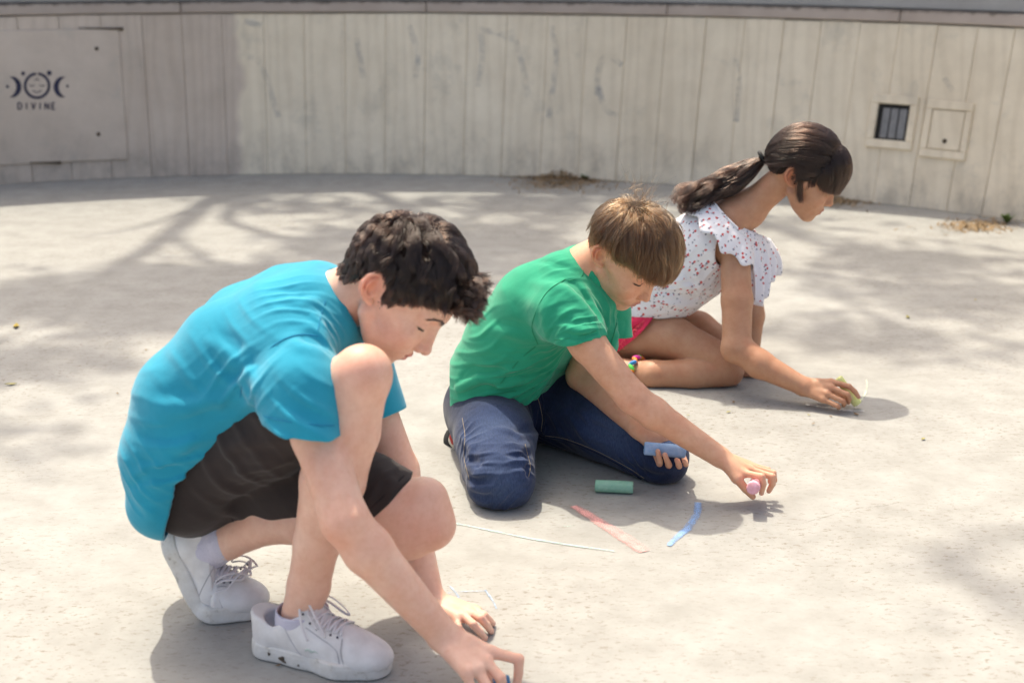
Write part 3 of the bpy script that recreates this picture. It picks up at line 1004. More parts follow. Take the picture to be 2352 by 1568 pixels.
def lashes_brows(root, hd, brow_m, lash_m, n=170, seed=1):
    """eyelashes and eyebrow hairs, on the body's face"""
    rg = np.random.default_rng(seed)
    for s in (-1, 1):
        ln = spline([(.0888, s * .0205, .0100), (.0922, s * .0315, .0082), (.0860, s * .0440, .0104), (.0795, s * .0490, .0108)], 16)
        Acc().add(tube_geo([hd.w(q) for q in ln], np.interp(np.linspace(0, 1, 16), [0, .5, .85, 1], [.0007, .0014, .0015, .0006]) * hd.sc, 6)).obj('eyelashes', lash_m, root)
        path = spline([(.1045, s * .009, .0320), (.1020, s * .024, .0385), (.0895, s * .042, .0378), (.081, s * .0505, .0325)], 40)
        A = []
        for _ in range(n):
            i = rg.integers(0, 37); c = path[i] + rg.normal(0, 1, 3) * np.array([.0006, .0006, .0016]) * (1 - .5 * i / 40)
            t = path[i + 2] - path[i]; t /= np.linalg.norm(t)
            d = t + np.array([.15, 0, rg.normal(.25, .25)]); L = rg.uniform(.005, .008)
            A.append([c + d * L * u for u in np.linspace(-.3, .7, 5)])
        A = np.array(A, np.float32)
        q = A.reshape(-1, 3); dd = head_sdf(q, hd.pr); q = q + grad(lambda p: head_sdf(p, hd.pr), q) * (.0006 - dd)[:, None]
        curves_obj('eyebrow', hd.pos + (q.reshape(A.shape).astype(float).reshape(-1, 3) * hd.sc @ hd.R.T).reshape(A.shape), taper_r(n, 5, .00032, .4), brow_m, root)

def shell(d, t=.0045):
    return np.maximum(d, -(d + t))

def seam_on(name, pts, fn, mat, parent, r=.0011, n=36, lift=.0004):
    q = hits(fn, spline(np.array([(a, b_, 0) for a, b_ in pts], float), n)[:, :2])
    q = q[~np.isnan(q[:, 0])]
    if len(q) < 3: return None
    g = grad(fn, q)
    return Acc().add(tube_geo(q + g * lift, r, 5, False, .6, g)).obj(name, mat, parent)

def fold_list(fn, spec, k=1.0, kw=1.0):
    allp = [p for pts, a, w in spec for p in pts]
    H_ = hits(fn, allp)
    out = []; i = 0
    for pts, a, w in spec:
        q = H_[i:i + len(pts)]; i += len(pts)
        q = q[~np.isnan(q[:, 0])]
        if len(q) > 1: out.append((q, a * k, w * kw))
    return out
# ------------------------------------------------------------------ hair
def hair_mat(name, col, rough=.32):
    m = bpy.data.materials.new(name); m.use_nodes = True
    nt = m.node_tree; nt.nodes.clear()
    out = nt.nodes.new('ShaderNodeOutputMaterial')
    h = nt.nodes.new('ShaderNodeBsdfHairPrincipled')
    h.parametrization = 'COLOR'
    hi = nt.nodes.new('ShaderNodeHairInfo')
    c = ramp(nt, hi.outputs['Random'], [(0.0, tuple(v * .65 for v in col)), (1.0, tuple(min(1, v * 1.5) for v in col))])
    nt.links.new(c, h.inputs['Color'])
    h.inputs['Roughness'].default_value = rough
    h.inputs['Radial Roughness'].default_value = .45
    h.inputs['Random Roughness'].default_value = .2
    nt.links.new(h.outputs[0], out.inputs[0])
    return m

def skull(q):
    d = ell(q, (.010, 0, .047), (.092, .0725, .080))
    d = smin(d, ell(q, (-.030, 0, .018), (.054, .058, .058)), .03)
    d = smin(d, ell(q, (.050, 0, -.018), (.0515, .0545, .068)), .022)
    d = smin(d, rc(q, (-.015, 0, -.02), (-.04, 0, -.10), .05, .05), .02)
    return d

def curves_obj(name, PTS, radius, mat, parent):
    """PTS (n, k, 3) world"""
    n, k, _ = PTS.shape
    cu = bpy.data.hair_curves.new(name)
    cu.add_curves([k] * n)
    cu.attributes['position'].data.foreach_set('vector', PTS.astype(np.float32).ravel())
    at = cu.attributes.get('radius') or cu.attributes.new('radius', 'FLOAT', 'POINT')
    at.data.foreach_set('value', np.asarray(radius, np.float32).ravel())
    cu.materials.append(mat)
    o = bpy.data.objects.new(name, cu)
    COL.objects.link(o)
    o.parent = parent
    w = Vector((0, 0, 0)); p = parent
    while p is not None:
        w = w + p.location; p = p.parent
    o.location = -w
    return o

def scalp_roots(hl, n, rg, bias=None):
    out = []
    while sum(len(o) for o in out) < n:
        u = rg.normal(size=(n * 3, 3)); u /= np.linalg.norm(u, axis=1)[:, None]
        p = (np.array([.010, 0, .035]) + u * np.array([.095, .075, .09])).astype(np.float32)
        for _ in range(4):
            g = grad(skull, p); p = p - g * skull(p)[:, None]
        ok = hl(p.astype(float)) > 0
        if bias is not None: ok &= rg.random(len(p)) < bias(p)
        out.append(p[ok])
    return np.concatenate(out)[:n].astype(np.float64)

def grow(hd, roots, rg, whorl, length, thick, lift, grav, seg=14, curl=0.0, curlf=120., clump=0.35, nclump=350, cut=None, flowfn=None, mom=.6, jit=.12):
    n = len(roots)
    down = hd.R.T @ np.array([0, 0, -1.0])
    p = roots.copy().astype(np.float32)
    L = length(roots) * rg.uniform(.8, 1.08, n)
    off = thick(roots) * rg.uniform(.15, 1.0, n) ** .8
    lf = lift(roots)
    # clumps share their wobble
    ci = rg.integers(0, n, nclump)
    cid = np.concatenate([((roots[s:s + 2000, None, :] - roots[None, ci, :]) ** 2).sum(-1).argmin(1) for s in range(0, n, 2000)])
    cph = rg.uniform(0, 6.28, (nclump, 2))[cid]; cjit = rg.normal(0, jit, (nclump, 3))[cid] + rg.normal(0, jit * .35, (n, 3))
    whorl = np.array(whorl)
    def flow(pp):
        f = pp - whorl
        if flowfn is not None: f = flowfn(pp, f)
        return f / (np.linalg.norm(f, axis=1)[:, None] + 1e-9)
    g = grad(skull, p)
    f = flow(p); f = f - g * (f * g).sum(1)[:, None]; f /= np.linalg.norm(f, axis=1)[:, None] + 1e-9
    d = f + g * lf[:, None] + cjit
    d /= np.linalg.norm(d, axis=1)[:, None]
    pts = [p.copy()]; alive = np.ones(n, bool); cnt = np.full(n, seg)
    for i in range(seg):
        t = (i + 1) / seg
        g = grad(skull, p)
        f = flow(p); f = f - g * (f * g).sum(1)[:, None]; f /= np.linalg.norm(f, axis=1)[:, None] + 1e-9
        dn = mom * d + (1 - mom) * f + g * (lf * (1 - t) * .5)[:, None] + down * grav * t + cjit * .5
        if curl:
            side = np.cross(g, d)
            ph = cph[:, 0] + i * (L / seg) * curlf
            dn = dn + curl * (side * np.sin(ph)[:, None] + g * np.cos(ph + cph[:, 1])[:, None])
        dn /= np.linalg.norm(dn, axis=1)[:, None] + 1e-9
        d = dn
        p = p + (d * (L / seg)[:, None]).astype(np.float32)
        sd = skull(p)
        mn = off * min(1, t * 3.5) + .0012
        push = np.maximum(mn - sd, 0)
        pull = np.maximum(sd - (off * 1.1 + .004), 0) * .35 * (lf < .5)
        p = (p + g * (push - pull)[:, None]).astype(np.float32)
        if cut is not None:
            dead = alive & (cut(p.astype(float)) < rg.normal(0, .003, n)) & (i > 1)
            cnt[dead] = i + 1; alive &= ~dead
        pts.append(p.copy())
    A = np.stack(pts, 1)                                   # n, seg+1, 3
    # clump the ends together
    cen = np.zeros((nclump, seg + 1, 3)); num = np.bincount(cid, minlength=nclump)[:, None, None]
    np.add.at(cen, cid, A); cen /= np.maximum(num, 1)
    wgt = (np.linspace(0, 1, seg + 1) ** 1.2 * clump)[None, :, None]
    A = A * (1 - wgt) + cen[cid] * wgt
    # stop at the cut
    tt = np.linspace(0, 1, seg + 1)[None, :] * cnt[:, None]
    i0 = np.clip(tt.astype(int), 0, seg - 1); fr = (tt - i0)[..., None]
    r_ = np.arange(n)[:, None]
    A = A[r_, i0] * (1 - fr) + A[r_, i0 + 1] * fr
    return hd.pos + (A.reshape(-1, 3) * hd.sc @ hd.R.T).reshape(A.shape)

def taper_r(n, k, r, tip=.35):
    t = np.linspace(0, 1, k)
    return np.tile(r * (1 - (1 - tip) * t ** 1.5), (n, 1))

def ear_clear(q):
    """negative over the ear"""
    return np.where(np.abs(q[:, 1]) > .045, (np.sqrt(((q[:, 0] + .012) / .025) ** 2 + ((q[:, 2] - .002) / .034) ** 2) - 1) * .025, 1.0)

def zline(xs, zs):
    def f(q): return q[:, 2] - np.interp(q[:, 0], xs, zs)
    return f

hairline_b1 = zline([-.12, -.075, -.045, -.034, -.028, .000, .004, .010, .022, .030, .038, .055, .075, .092, .12],
                    [-.030, -.040, -.034, -.014, .026, .034, .022, -.004, -.004, .012, .028, .046, .064, .072, .076])
hairline_b2 = zline([-.12, -.075, -.045, -.034, -.028, .000, .004, .010, .022, .030, .045, .060, .080, .095, .12],
                    [-.020, -.022, -.010, .008, .034, .042, .040, .030, .028, .034, .046, .056, .066, .074, .078])
hairline_g = zline([-.12, -.075, -.045, -.034, -.028, .000, .004, .010, .022, .030, .045, .060, .080, .095, .12],
                   [-.026, -.028, -.018, -.004, .026, .034, .018, -.006, -.008, .006, .028, .046, .064, .072, .076])

def hair_cap(root, hd, hl, thick, mat, extra=None):
    def fn(p):
        q = hd.l(p)
        dist = _n(q - np.array([.01, 0, .03], np.float32)) - .17
        out = dist + .02
        m = dist < .02
        if m.any():
            qq = q[m]
            d = skull(qq) - thick(qq).astype(np.float32)
            d = smax(d, -(hl(qq.astype(float))).astype(np.float32) * .8 + .002, .006)
            d = d + (.0016 * pnoise(qq, 160, 4)).astype(np.float32)
            out[m] = d
        return out * hd.sc
    pts = np.array([hd.w((.13, .1, .16)), hd.w((-.13, -.1, -.1)), hd.w((.13, -.1, -.1)), hd.w((-.13, .1, .16))])
    return sdf_obj('hair', fn, pts, .06, .004, mat, root, newton=1)

def cap_mat(name, col):
    m = plain(name, col, .7, .4, 90, .6, 160, .15)
    return m

def hair_b1(root, hd):
    rg = np.random.default_rng(11)
    hm = hair_mat('dark_curly_hair', (.0105, .0056, .0042), .2)
    th = lambda q: np.interp(q[:, 2] + q[:, 0] * .3, [-.04, .0, .05, .10], [.003, .005, .012, .017])
    cap = hair_cap(root, hd, hairline_b1, lambda q: th(q) * .42, cap_mat('dark_hair_mass', (.018, .011, .009)))
    roots = scalp_roots(hairline_b1, 18000, rg)
    ln = lambda q: np.interp(q[:, 2] + q[:, 0] * .35, [-.05, .0, .05, .11], [.012, .020, .042, .060])
    lf = lambda q: np.where((q[:, 0] > .06) & (q[:, 2] > .045), .5, .14)
    cut = lambda q: np.minimum(hairline_b1(q) + .006, ear_clear(q) + .003)
    PT = grow(hd, roots, rg, (-.055, 0, .11), ln, th, lf, .06, 16, curl=.15, curlf=95., clump=.55, nclump=420, mom=.62, jit=.2, cut=cut)
    curves_obj('hair_strands', PT, taper_r(len(PT), PT.shape[1], .00042, .4), hm, cap)
    # quiff that stands out over the forehead
    fr = scalp_roots(hairline_b1, 2600, rg, bias=lambda p: ((p[:, 0] > .062) & (p[:, 2] > .062) & (np.abs(p[:, 1]) < .045)).astype(float))
    PT = grow(hd, fr, rg, (-.02, 0, .06), lambda q: np.full(len(q), .043), lambda q: np.full(len(q), .022), lambda q: np.full(len(q), .65), .06, 14,
              curl=.30, curlf=130., clump=.5, nclump=130, mom=.88, jit=.2, flowfn=lambda p, f: f * 0 + np.array([1.0, 0, .42]) + f * np.array([0, 3.0, 0]))
    curves_obj('fringe', PT, taper_r(len(PT), PT.shape[1], .0005, .4), hm, cap)
    lashes_brows(root, hd, hm, plain('dark_lash', (.02, .013, .011), .6), 200, 21)

# ------------------------------------------------------------------ shoes
def shoe_mats():
    m, nt, b = mat_new('white_leather')
    v = coords(nt)
    n1 = noise(nt, v, 30, 5)
    nt.links.new(ramp(nt, n1.outputs[0], [(.25, (.66, .64, .64)), (.6, (.80, .79, .80))]), b.inputs['Base Color'])
    b.inputs['Roughness'].default_value = .48
    n2 = noise(nt, v, 240, 4)
    bump(nt, b, math_n(nt, 'ADD', n2.outputs[0], math_n(nt, 'MULTIPLY', n1.outputs[0], 2.0)), .18, .002)
    s, nt, b = mat_new('white_rubber')
    v = coords(nt)
    n1 = noise(nt, v, 45, 6, .65)
    nt.links.new(ramp(nt, n1.outputs[0], [(.28, (.34, .30, .26)), (.42, (.66, .64, .61)), (.7, (.76, .75, .74))]), b.inputs['Base Color'])
    b.inputs['Roughness'].default_value = .6
    l = cloth_mat('white_lace', (.74, .71, .74), .06, 1200, .9)
    return s, m, l

SHOE_SEAMS = ([(.078, .037, .074), (.098, .041, .045), (.118, .043, .02)], [(.196, .044, .022), (.186, .036, .045), (.181, .02, .06)], [(.118, .03, .075), (.15, .034, .062), (.178, .036, .048), (.186, .046, .026)])

def shoe_upper(q, hollow=True):
    d = ell(q, (.198, .002, .028), (.060, .0425, .032))
    d = smin(d, ell(q, (.150, 0, .036), (.072, .0405, .043)), .02)
    d = smin(d, rc(q, (.048, 0, .040), (.115, 0, .045), .034, .0365), .02)
    d = smin(d, rc(q, (.034, 0, .028), (.030, 0, .084), .031, .0300), .015)
    d = smin(d, rc(q, (.075, 0, .06), (.108, 0, .078), .031, .026), .02)
    zt = np.interp(q[:, 0], [-.02, .0, .03, .055, .080, .10, .125, .16, .3], [.083, .081, .074, .066, .076, .092, .102, .11, .11]).astype(np.float32)
    d = smax(d, (q[:, 2] - zt) * .8, .006)
    d = smax(d, .016 - q[:, 2], .003)
    if hollow: d = smax(d, -chain(q, [(.050, 0, .060), (.062, 0, .10), (.07, 0, .16)], [.025, .031, .05]), .006)
    tg = ell(q, (.112, 0, .094), (.040, .026, .009), rot_head(0, 38, 0))
    d = smin(d, tg, .004)
    # stitched panel edges pressed into the leather
    for ln in SHOE_SEAMS:
        a = np.stack([q[:, 0], np.abs(q[:, 1]), q[:, 2]], -1)
        d = d + .0016 * np.exp(-(np.maximum(chain(a, ln, [.0] * len(ln)), 0) / .0022) ** 2)
    return d

def shoe_sole(q):
    f = q * np.array([1, 1, 0], np.float32)
    d2 = chain(f, [(.037, 0, 0), (.105, -.001, 0), (.172, .001, 0), (.214, .004, 0)], [.0365, .0345, .0465, .0385], .02)
    zt = .015; hh = .0145
    dz = np.abs(q[:, 2] - zt) - hh
    d = smax(d2, dz, .006)
    d = d + .0010 * np.exp(-((q[:, 2] - .0235) / .0012) ** 2)
    return d

def build_shoe(root, heel, toe, bend, L, sole_m, leather, lace_m, label, marks=False, ball=None):
    sc = L / .2535
    if heel is not None:
        fx = toe - heel; fx[2] = 0; fx /= np.linalg.norm(fx)
    else:
        fx = toe - ball; fx[2] = 0; fx /= np.linalg.norm(fx)
    fy = np.array([-fx[1], fx[0], 0]); Rm = np.stack([fx, fy, [0, 0, 1.]], 1)
    org = toe - fx * .2525 * sc
    org = org + np.array([0, 0, .0005])
    be = math.radians(bend); xb = .186 if ball is None else .176; rho = .075 if ball is None else .05
    def inv(q):
        if be == 0: return q
        rx = q[:, 0] - xb; rz = q[:, 2] - rho
        ph = np.arctan2(-rx, -rz)
        s1 = rho * ph; z1 = rho - np.hypot(rx, rz)
        et = np.array([-math.cos(be), math.sin(be)]); en = np.array([-math.sin(be), -math.cos(be)])
        s2 = rho * be + rx * et[0] + rz * et[1]; z2 = rho - (rx * en[0] + rz * en[1])
        a = rx >= 0; b_ = (~a) & (ph > be)
        x = np.where(a, q[:, 0], xb - np.where(b_, s2, s1)); z = np.where(a, q[:, 2], np.where(b_, z2, z1))
        return np.stack([x, q[:, 1], z], -1).astype(np.float32)
    def fwd(q):
        q = np.asarray(q, float).copy()
        if be:
            out = []
            for x, y, z in q:
                s = xb - x
                if s <= 0: out.append((x, y, z)); continue
                ph = min(s / rho, be)
                X = xb - (rho - z) * math.sin(ph); Z = rho - (rho - z) * math.cos(ph)
                if s > rho * be: X -= (s - rho * be) * math.cos(be); Z += (s - rho * be) * math.sin(be)
                out.append((X, y, Z))
            q = np.array(out)
        return org + (q * sc) @ Rm.T
    tol = lambda p: inv(((p - org.astype(np.float32)) @ Rm.astype(np.float32)) / np.float32(sc))
    box = fwd([(x, y, z) for x in (-.01, .06, .13, .2, .26) for y in (-.05, .05) for z in (0, .12)])
    e = empty('shoe', org); 
    e.parent = root; e.location = Vector(org) - root.location
    e['label'] = label
    crz = (lambda q: .0035 * np.exp(-((q[:, 0] - xb + .012) / .006) ** 2) - .003 * np.exp(-((q[:, 0] - xb - .004) / .006) ** 2)) if be else (lambda q: .0015 * np.exp(-((q[:, 0] - .185) / .006) ** 2))
    up = sdf_obj('upper', lambda p: (shoe_upper(tol(p)) + crz(tol(p)).astype(np.float32) * .8) * sc, box, .02, .0023, leather, e)
    sdf_obj('sole', lambda p: shoe_sole(tol(p)) * sc, box, .02, .0023, sole_m, e)
    # laces
    def top(x, y):
        z = np.linspace(.125, .02, 211)
        q = np.stack([np.full(211, x), np.full(211, y), z], -1).astype(np.float32)
        d = shoe_upper(q, False)
        i = np.argmax(d < 0)
        return z[i]
    lc = Acc(); ey_m = plain('dark_eyelet', (.06, .055, .08), .5)
    for i in range(6):
        x0 = .112 + i * .0125
        for sgn in (1, -1):
            pts = []
            for t in np.linspace(-1, 1, 9):
                x = x0 + t * sgn * .004; y = t * .0235
                pts.append((x, y, top(x, y) + .0022 + (.0014 if sgn > 0 else 0)))
            lc.add(tube_geo(fwd(pts), .0031 * sc, 6, False, .45))
        for s in (-1, 1):
            zz = top(x0, s * .0255)
            Acc().add(tube_geo(fwd([(x0, s * .0262, zz - .001), (x0, s * .0268, zz + .0014)]), .0019 * sc, 6)).obj('eyelet', ey_m, e)
    # bow
    zt = top(.112, 0)
    for s in (-1, 1):
        lp = [(.112, 0, zt + .004), (.118, s * .018, zt + .010), (.140, s * .034, zt - .006), (.160, s * .042, zt - .030), (.152, s * .040, zt - .030), (.125, s * .030, zt - .008), (.112, s * .004, zt + .004)]
        lc.add(tube_geo(fwd(spline(lp, 26)), .0024 * sc, 6, False, .45))
        le = [(.112, 0, zt + .004), (.104, s * .02, zt + .004), (.115, s * .038, zt - .02), (.13, s * .045, zt - .045)]
        lc.add(tube_geo(fwd(spline(le, 16)), .0022 * sc, 6, False, .45))
    lc.obj('laces', lace_m, e)
    sm_ = plain('grey_shoe_stitch', (.46, .45, .48), .8)
    for ln in SHOE_SEAMS:
        for s in (-1, 1):
            q = spline(np.array(ln) * np.array([1, s, 1]), 20).astype(np.float32)
            for _ in range(4):
                q = q - grad(lambda p: shoe_upper(p, False), q) * shoe_upper(q, False)[:, None]
            Acc().add(tube_geo(fwd(q), .0009 * sc, 5)).obj('stitch_line', sm_, e)
    if marks:
        dk = plain('dried_mud', (.10, .075, .055), .9, .4, 300)
        for (x, z, a, b_) in [(.075, .013, .0062, .0050), (.081, .009, .0026, .002), (.05, .017, .0025, .003), (.108, .010, .0022, .0018)]:
            V = []; n = 14
            for k in range(n):
                g = 2 * math.pi * k / n; r = 1 + .25 * math.sin(3 * g + x * 900)
                xx = x + a * r * math.cos(g); zz2 = z + b_ * r * math.sin(g)
                ys = np.linspace(-.06, -.02, 161)
                q = np.stack([np.full(161, xx), ys, np.full(161, zz2)], -1).astype(np.float32)
                V.append((xx, ys[np.argmax(shoe_sole(q) < 0)] - .0008, zz2))
            c = np.mean(V, 0) + np.array([0, -.0012, 0])
            Vw = list(fwd(V)) + list(fwd([c]))
            Acc().add((Vw, [(k, (k + 1) % n, n) for k in range(n)])).obj('mud_spot', dk, e)
        # small printed letters along the tongue's top and a pale green emblem on the side
        tx = Acc()
        for k in range(7):
            y = -.016 + k * .0052
            for j in range(2 if k % 3 else 3):
                x = .0955 + j * .0022
                z = top(x, y)
                tx.add(box_geo(fwd([(x, y, z + .0008)])[0], Rm[:, 0] * .0007, Rm[:, 1] * .0018, np.array([0, 0, .0006])))
        tx.obj('tongue_lettering', plain('navy_print', (.03, .03, .07), .7), e)
        em = []
        for x, z in [(.122, .040), (.128, .043), (.134, .040), (.140, .042), (.146, .039)]:
            ys = np.linspace(-.07, -.01, 241)
            q = np.stack([np.full(241, x), ys, np.full(241, z)], -1).astype(np.float32)
            em.append((x, ys[np.argmax(shoe_upper(q, False) < 0)] - .0003, z))
        Acc().add(tube_geo(fwd(spline(em, 14)), np.interp(np.linspace(0, 1, 14), [0, .4, 1], [.0022, .003, .0008]), 6, False, .4, np.tile(-Rm[:, 1], (14, 1)))).obj('emblem', plain('pale_green_print', (.55, .62, .58), .6), e)
    return e
# ------------------------------------------------------------------ boy in the blue T-shirt
def build_boy1():
    root = empty('person', G(560, 1420))
    tag(root, 'person in a blue T-shirt, dark shorts and white sneakers squatting in the foreground', 'person', 'people drawing with chalk')
    hd = Head((-.209, 2.33, .630), -16, 48, -5, 1.04, nose=.001, smile=.006, open=.0024, chin=.005)
    # limbs ------------------------------------------------------
    sp = [P(425, 1085, 2.41), P(425, 960, 2.41), P(490, 850, 2.41), P(590, 770, 2.40), P(690, 730, 2.385), P(765, 700, 2.365)]
    spr = [.085, .08, .085, .085, .07, .055]
    lat = np.array([.006, .078, 0.])                       # towards his left
    R_hip, L_hip = P(430, 1085, 2.355), P(445, 1100, 2.47)
    R_knee, L_knee = P(828, 868, 2.175), P(945, 1188, 2.255)
    r_thigh = [R_hip, P(640, 965, 2.285), R_knee]
    r_shin = [R_knee, P(806, 990, 2.18), P(764, 1105, 2.185), P(728, 1245, 2.195), P(709, 1345, 2.21), P(690, 1410, 2.222)]
    l_thigh = [L_hip, P(680, 1120, 2.365), P(850, 1135, 2.29), L_knee]
    l_shin = [P(935, 1208, 2.255), P(760, 1192, 2.30), P(620, 1192, 2.345), P(520, 1240, 2.375), P(470, 1262, 2.40)]
    R_sh, R_el, R_wr = P(700, 818, 2.262), P(792, 1195, 2.085), P(1022, 1462, 2.105)
    L_sh, L_el, L_wr = P(800, 810, 2.50), P(915, 1080, 2.455), P(990, 1378, 2.352)
    # hands
    g = lambda x, y, z: G(x, y, z)
    rh = [mk_finger(P(1128, 1497, 2.085), P(1192, 1513, 2.075), P(1186, 1576, 2.07), .08),
          mk_finger(P(1116, 1520, 2.065), P(1150, 1556, 2.045), P(1152, 1605, 2.055)),
          mk_finger(P(1096, 1536, 2.05), P(1122, 1580, 2.03), P(1128, 1622, 2.05)),
          mk_finger(P(1070, 1543, 2.04), P(1086, 1588, 2.025), P(1096, 1625, 2.045))]
    rt = [P(1040, 1490, 2.12), P(1088, 1530, 2.125), P(1130, 1560, 2.115), P(1160, 1590, 2.10)]
    lh = [mk_finger(g(1089, 1399, .036), g(1112, 1413, .036), g(1132, 1431, .006)),
          mk_finger(g(1076, 1404, .038), g(1104, 1419, .038), g(1128, 1449, .006)),
          mk_finger(g(1065, 1414, .037), g(1087, 1433, .036), g(1114, 1464, .006)),
          mk_finger(g(1048, 1420, .034), g(1053, 1440, .030), g(1074, 1463, .006))]
    lt = [P(1005, 1390, 2.375), g(1050, 1396, .022), g(1075, 1396, .016), g(1100, 1399, .008)]
    ll = [lat * .0]
    def torso(p, grow=0.0, off=.055):
        d = None
        for s in (-1, 1):
            e = chain(p, [c + lat * (s * off / .078) for c in sp[:5]], [r + grow for r in spr[:5]], .02)
            d = e if d is None else smin(d, e, .04)
        return d
    def body(p):
        d = torso(p, -.012)
        d = smin(d, chain(p, [sp[4], sp[5], hd.w((-.030, 0, -.03))], [.06, .052, .046], .02), .03)
        d = smin(d, rc(p, R_hip, r_thigh[1], .075, .07), .02); 
        d = smin(d, rc(p, r_thigh[1], R_knee, .066, .0475), .012)
        d = smin(d, chain(p, r_shin, [.046, .0465, .053, .0385, .0355, .033], .01), .012)
        d = smin(d, chain(p, l_thigh, [.075, .070, .060, .0595], .012), .02)
        d = smin(d, rc(p, P(976, 1150, 2.25), P(990, 1205, 2.245), .041, .043), .02)
        d = smin(d, chain(p, l_shin, [.058, .050, .042, .034, .032], .012), .008)
        d = smin(d, sph(p, R_knee + np.array([.006, -.004, .012]), .044), .012)     # kneecap
        arm = chain(p, [R_sh, P(728, 1000, 2.158), R_el, P(845, 1262, 2.09), R_wr], [.042, .0405, .0375, .039, .0255], .012)
        d = smin(d, arm, .006)
        d = smin(d, chain(p, [L_sh, L_el, P(935, 1180, 2.42), L_wr], [.05, .037, .036, .025], .012), .006)
        d = smin(d, hand_sdf(p, R_wr, .025, rh, rt, 1.1), .012)
        d = smin(d, hand_sdf(p, L_wr, .025, lh, lt, .95), .012)
        d = smin(d, hd.sdf(p), .009)
        return d
    allp = np.array(sp + r_shin + l_thigh + l_shin + [R_el, R_wr, L_el, L_wr, hd.w((.13, 0, 0)), hd.w((0, 0, .13)), hd.w((-.09, 0, .05))] + [f[3] for f in rh + lh])
    base = (.84, .555, .44)
    red = (.80, .43, .34)
    extra = [(R_knee + np.array([0, -.03, .03]), .05, (.82, .46, .36), .65), (R_el + np.array([-.02, -.03, -.02]), .045, (.78, .40, .30), .65), (L_knee + np.array([.04, -.03, 0]), .05, (.80, .43, .33), .65)]
    extra += [(f[1], .012, red, .4) for f in rh + lh] + [(f[3], .010, (.84, .46, .39), .5) for f in rh + lh]
    hl = hairline_b1
    b = sdf_obj('body', body, allp, .09, .0023, skin_mat('skin_fair', base), root,
                colors=lambda V: skin_colors(V, base, hd, extra, brow=(.05, .032, .026), lip=(.60, .21, .19), blush=.5, hairline=lambda q: .9 * (hl(q) > .004)))
    # T-shirt ----------------------------------------------------
    shc = [P(420, 1104, 2.41), P(426, 1005, 2.41), P(466, 887, 2.41), P(562, 798, 2.405), P(660, 735, 2.39), P(722, 706, 2.38), P(768, 724, 2.375)]
    shr = [.070, .081, .090, .097, .082, .064, .060]
    sho = [.092, .090, .082, .070, .054, .040, .030]
    slv = [P(668, 806, 2.255), P(692, 900, 2.185), P(702, 1040, 2.138)]
    slr = [.070, .070, .062]
    lsl = [P(805, 800, 2.49), P(862, 950, 2.465)]
    hem_c = P(690, 981, 2.15)
    ax = slv[2] - slv[0]; ax /= np.linalg.norm(ax)
    hem_dir = P(777, 1012, 2.15) - P(597, 988, 2.15)
    hn = np.cross(hem_dir, np.array([0, 1., 0.])); hn = hn if hn[2] < 0 else -hn
    ncen = P(788, 706, 2.372); nnor = P(875, 657, 2.37) - P(788, 706, 2.37); nnor /= np.linalg.norm(nnor)
    def torso_s(p):
        d = None
        for s in (-1, 1):
            e = chain(p, [c + lat * (s * o / .078) for c, o in zip(shc, sho)], shr, .03)
            d = e if d is None else smin(d, e, .05)
        d = smin(d, chain(p, [P(455, 985, 2.345), P(590, 868, 2.30)], [.080, .082]), .05)          # side of the shirt under the arm
        return smin(d, ell(p, P(380, 1112, 2.41), (.046, .12, .066)), .035)      # cloth hanging over the seat
    n_ = lambda a, b_: np.cross(b_ - a, np.array([0, 1., 0]))
    hA, hB, hC, hD = P(402, 1218, 2.41), P(452, 1035, 2.41), P(566, 922, 2.40), P(900, 905, 2.40)
    nA, nB, nC = -n_(hA, hB), -n_(hB, hC), -n_(hC, hD)
    nA, nB, nC = (v if (v[0] - v[2]) > 0 else -v for v in (nA, nB, nC))
    lcen = P(880, 955, 2.46)
    def parts(p, cut):
        t = torso_s(p); s_ = chain(p, slv, slr, .02); l_ = chain(p, lsl, [.07, .058], .02)
        if cut:
            t = smax(t, np.minimum(np.minimum(half(p, hA, nA), half(p, hB, nB)), half(p, hC, nC)), .003)
            s_ = smax(s_, half(p, hem_c, hn), .003)
            l_ = smax(l_, half(p, lcen, lsl[1] - lsl[0]), .003)
        return smin(smin(t, s_, .055), l_, .03)
    shirt0 = lambda p: parts(p, True)
    fl = fold_list(shirt0, [
        ([(640, 790), (600, 820), (560, 850), (540, 880)], -.006, .014), ([(545, 800), (575, 860), (590, 900)], .006, .014),
        ([(470, 775), (520, 815), (548, 850)], .005, .013), ([(500, 760), (545, 795), (560, 830)], -.004, .012),
        ([(715, 720), (735, 745), (750, 790)], .006, .011), ([(690, 770), (720, 780), (755, 800)], -.005, .012),
        ([(700, 745), (725, 760), (765, 790)], .005, .010), ([(665, 780), (690, 800), (750, 818)], .005, .012),
        ([(640, 940), (690, 985), (760, 1000)], .004, .012), ([(560, 860), (580, 920), (605, 985)], .007, .013),
        ([(620, 860), (650, 920), (700, 960)], -.004, .02),
        ([(335, 1000), (420, 985), (520, 940)], -.007, .016), ([(320, 1035), (420, 1030), (450, 1000)], .006, .014),
        ([(305, 1065), (400, 1070), (445, 1040)], -.006, .013), ([(315, 1090), (380, 1060), (440, 1055)], .006, .012),
        ([(300, 1120), (350, 1085), (410, 1090)], -.005, .011), ([(330, 1150), (390, 1190), (430, 1100)], -.006, .010),
        ([(300, 1110), (345, 1175), (395, 1200)], .005, .012), ([(350, 930), (430, 940), (520, 915)], .004, .014),
        ([(360, 905), (420, 905), (480, 890)], -.003, .014), ([(650, 690), (690, 700), (730, 690)], .004, .011), ([(640, 665), (690, 672), (735, 668)], -.003, .010)], 1.4, .95)
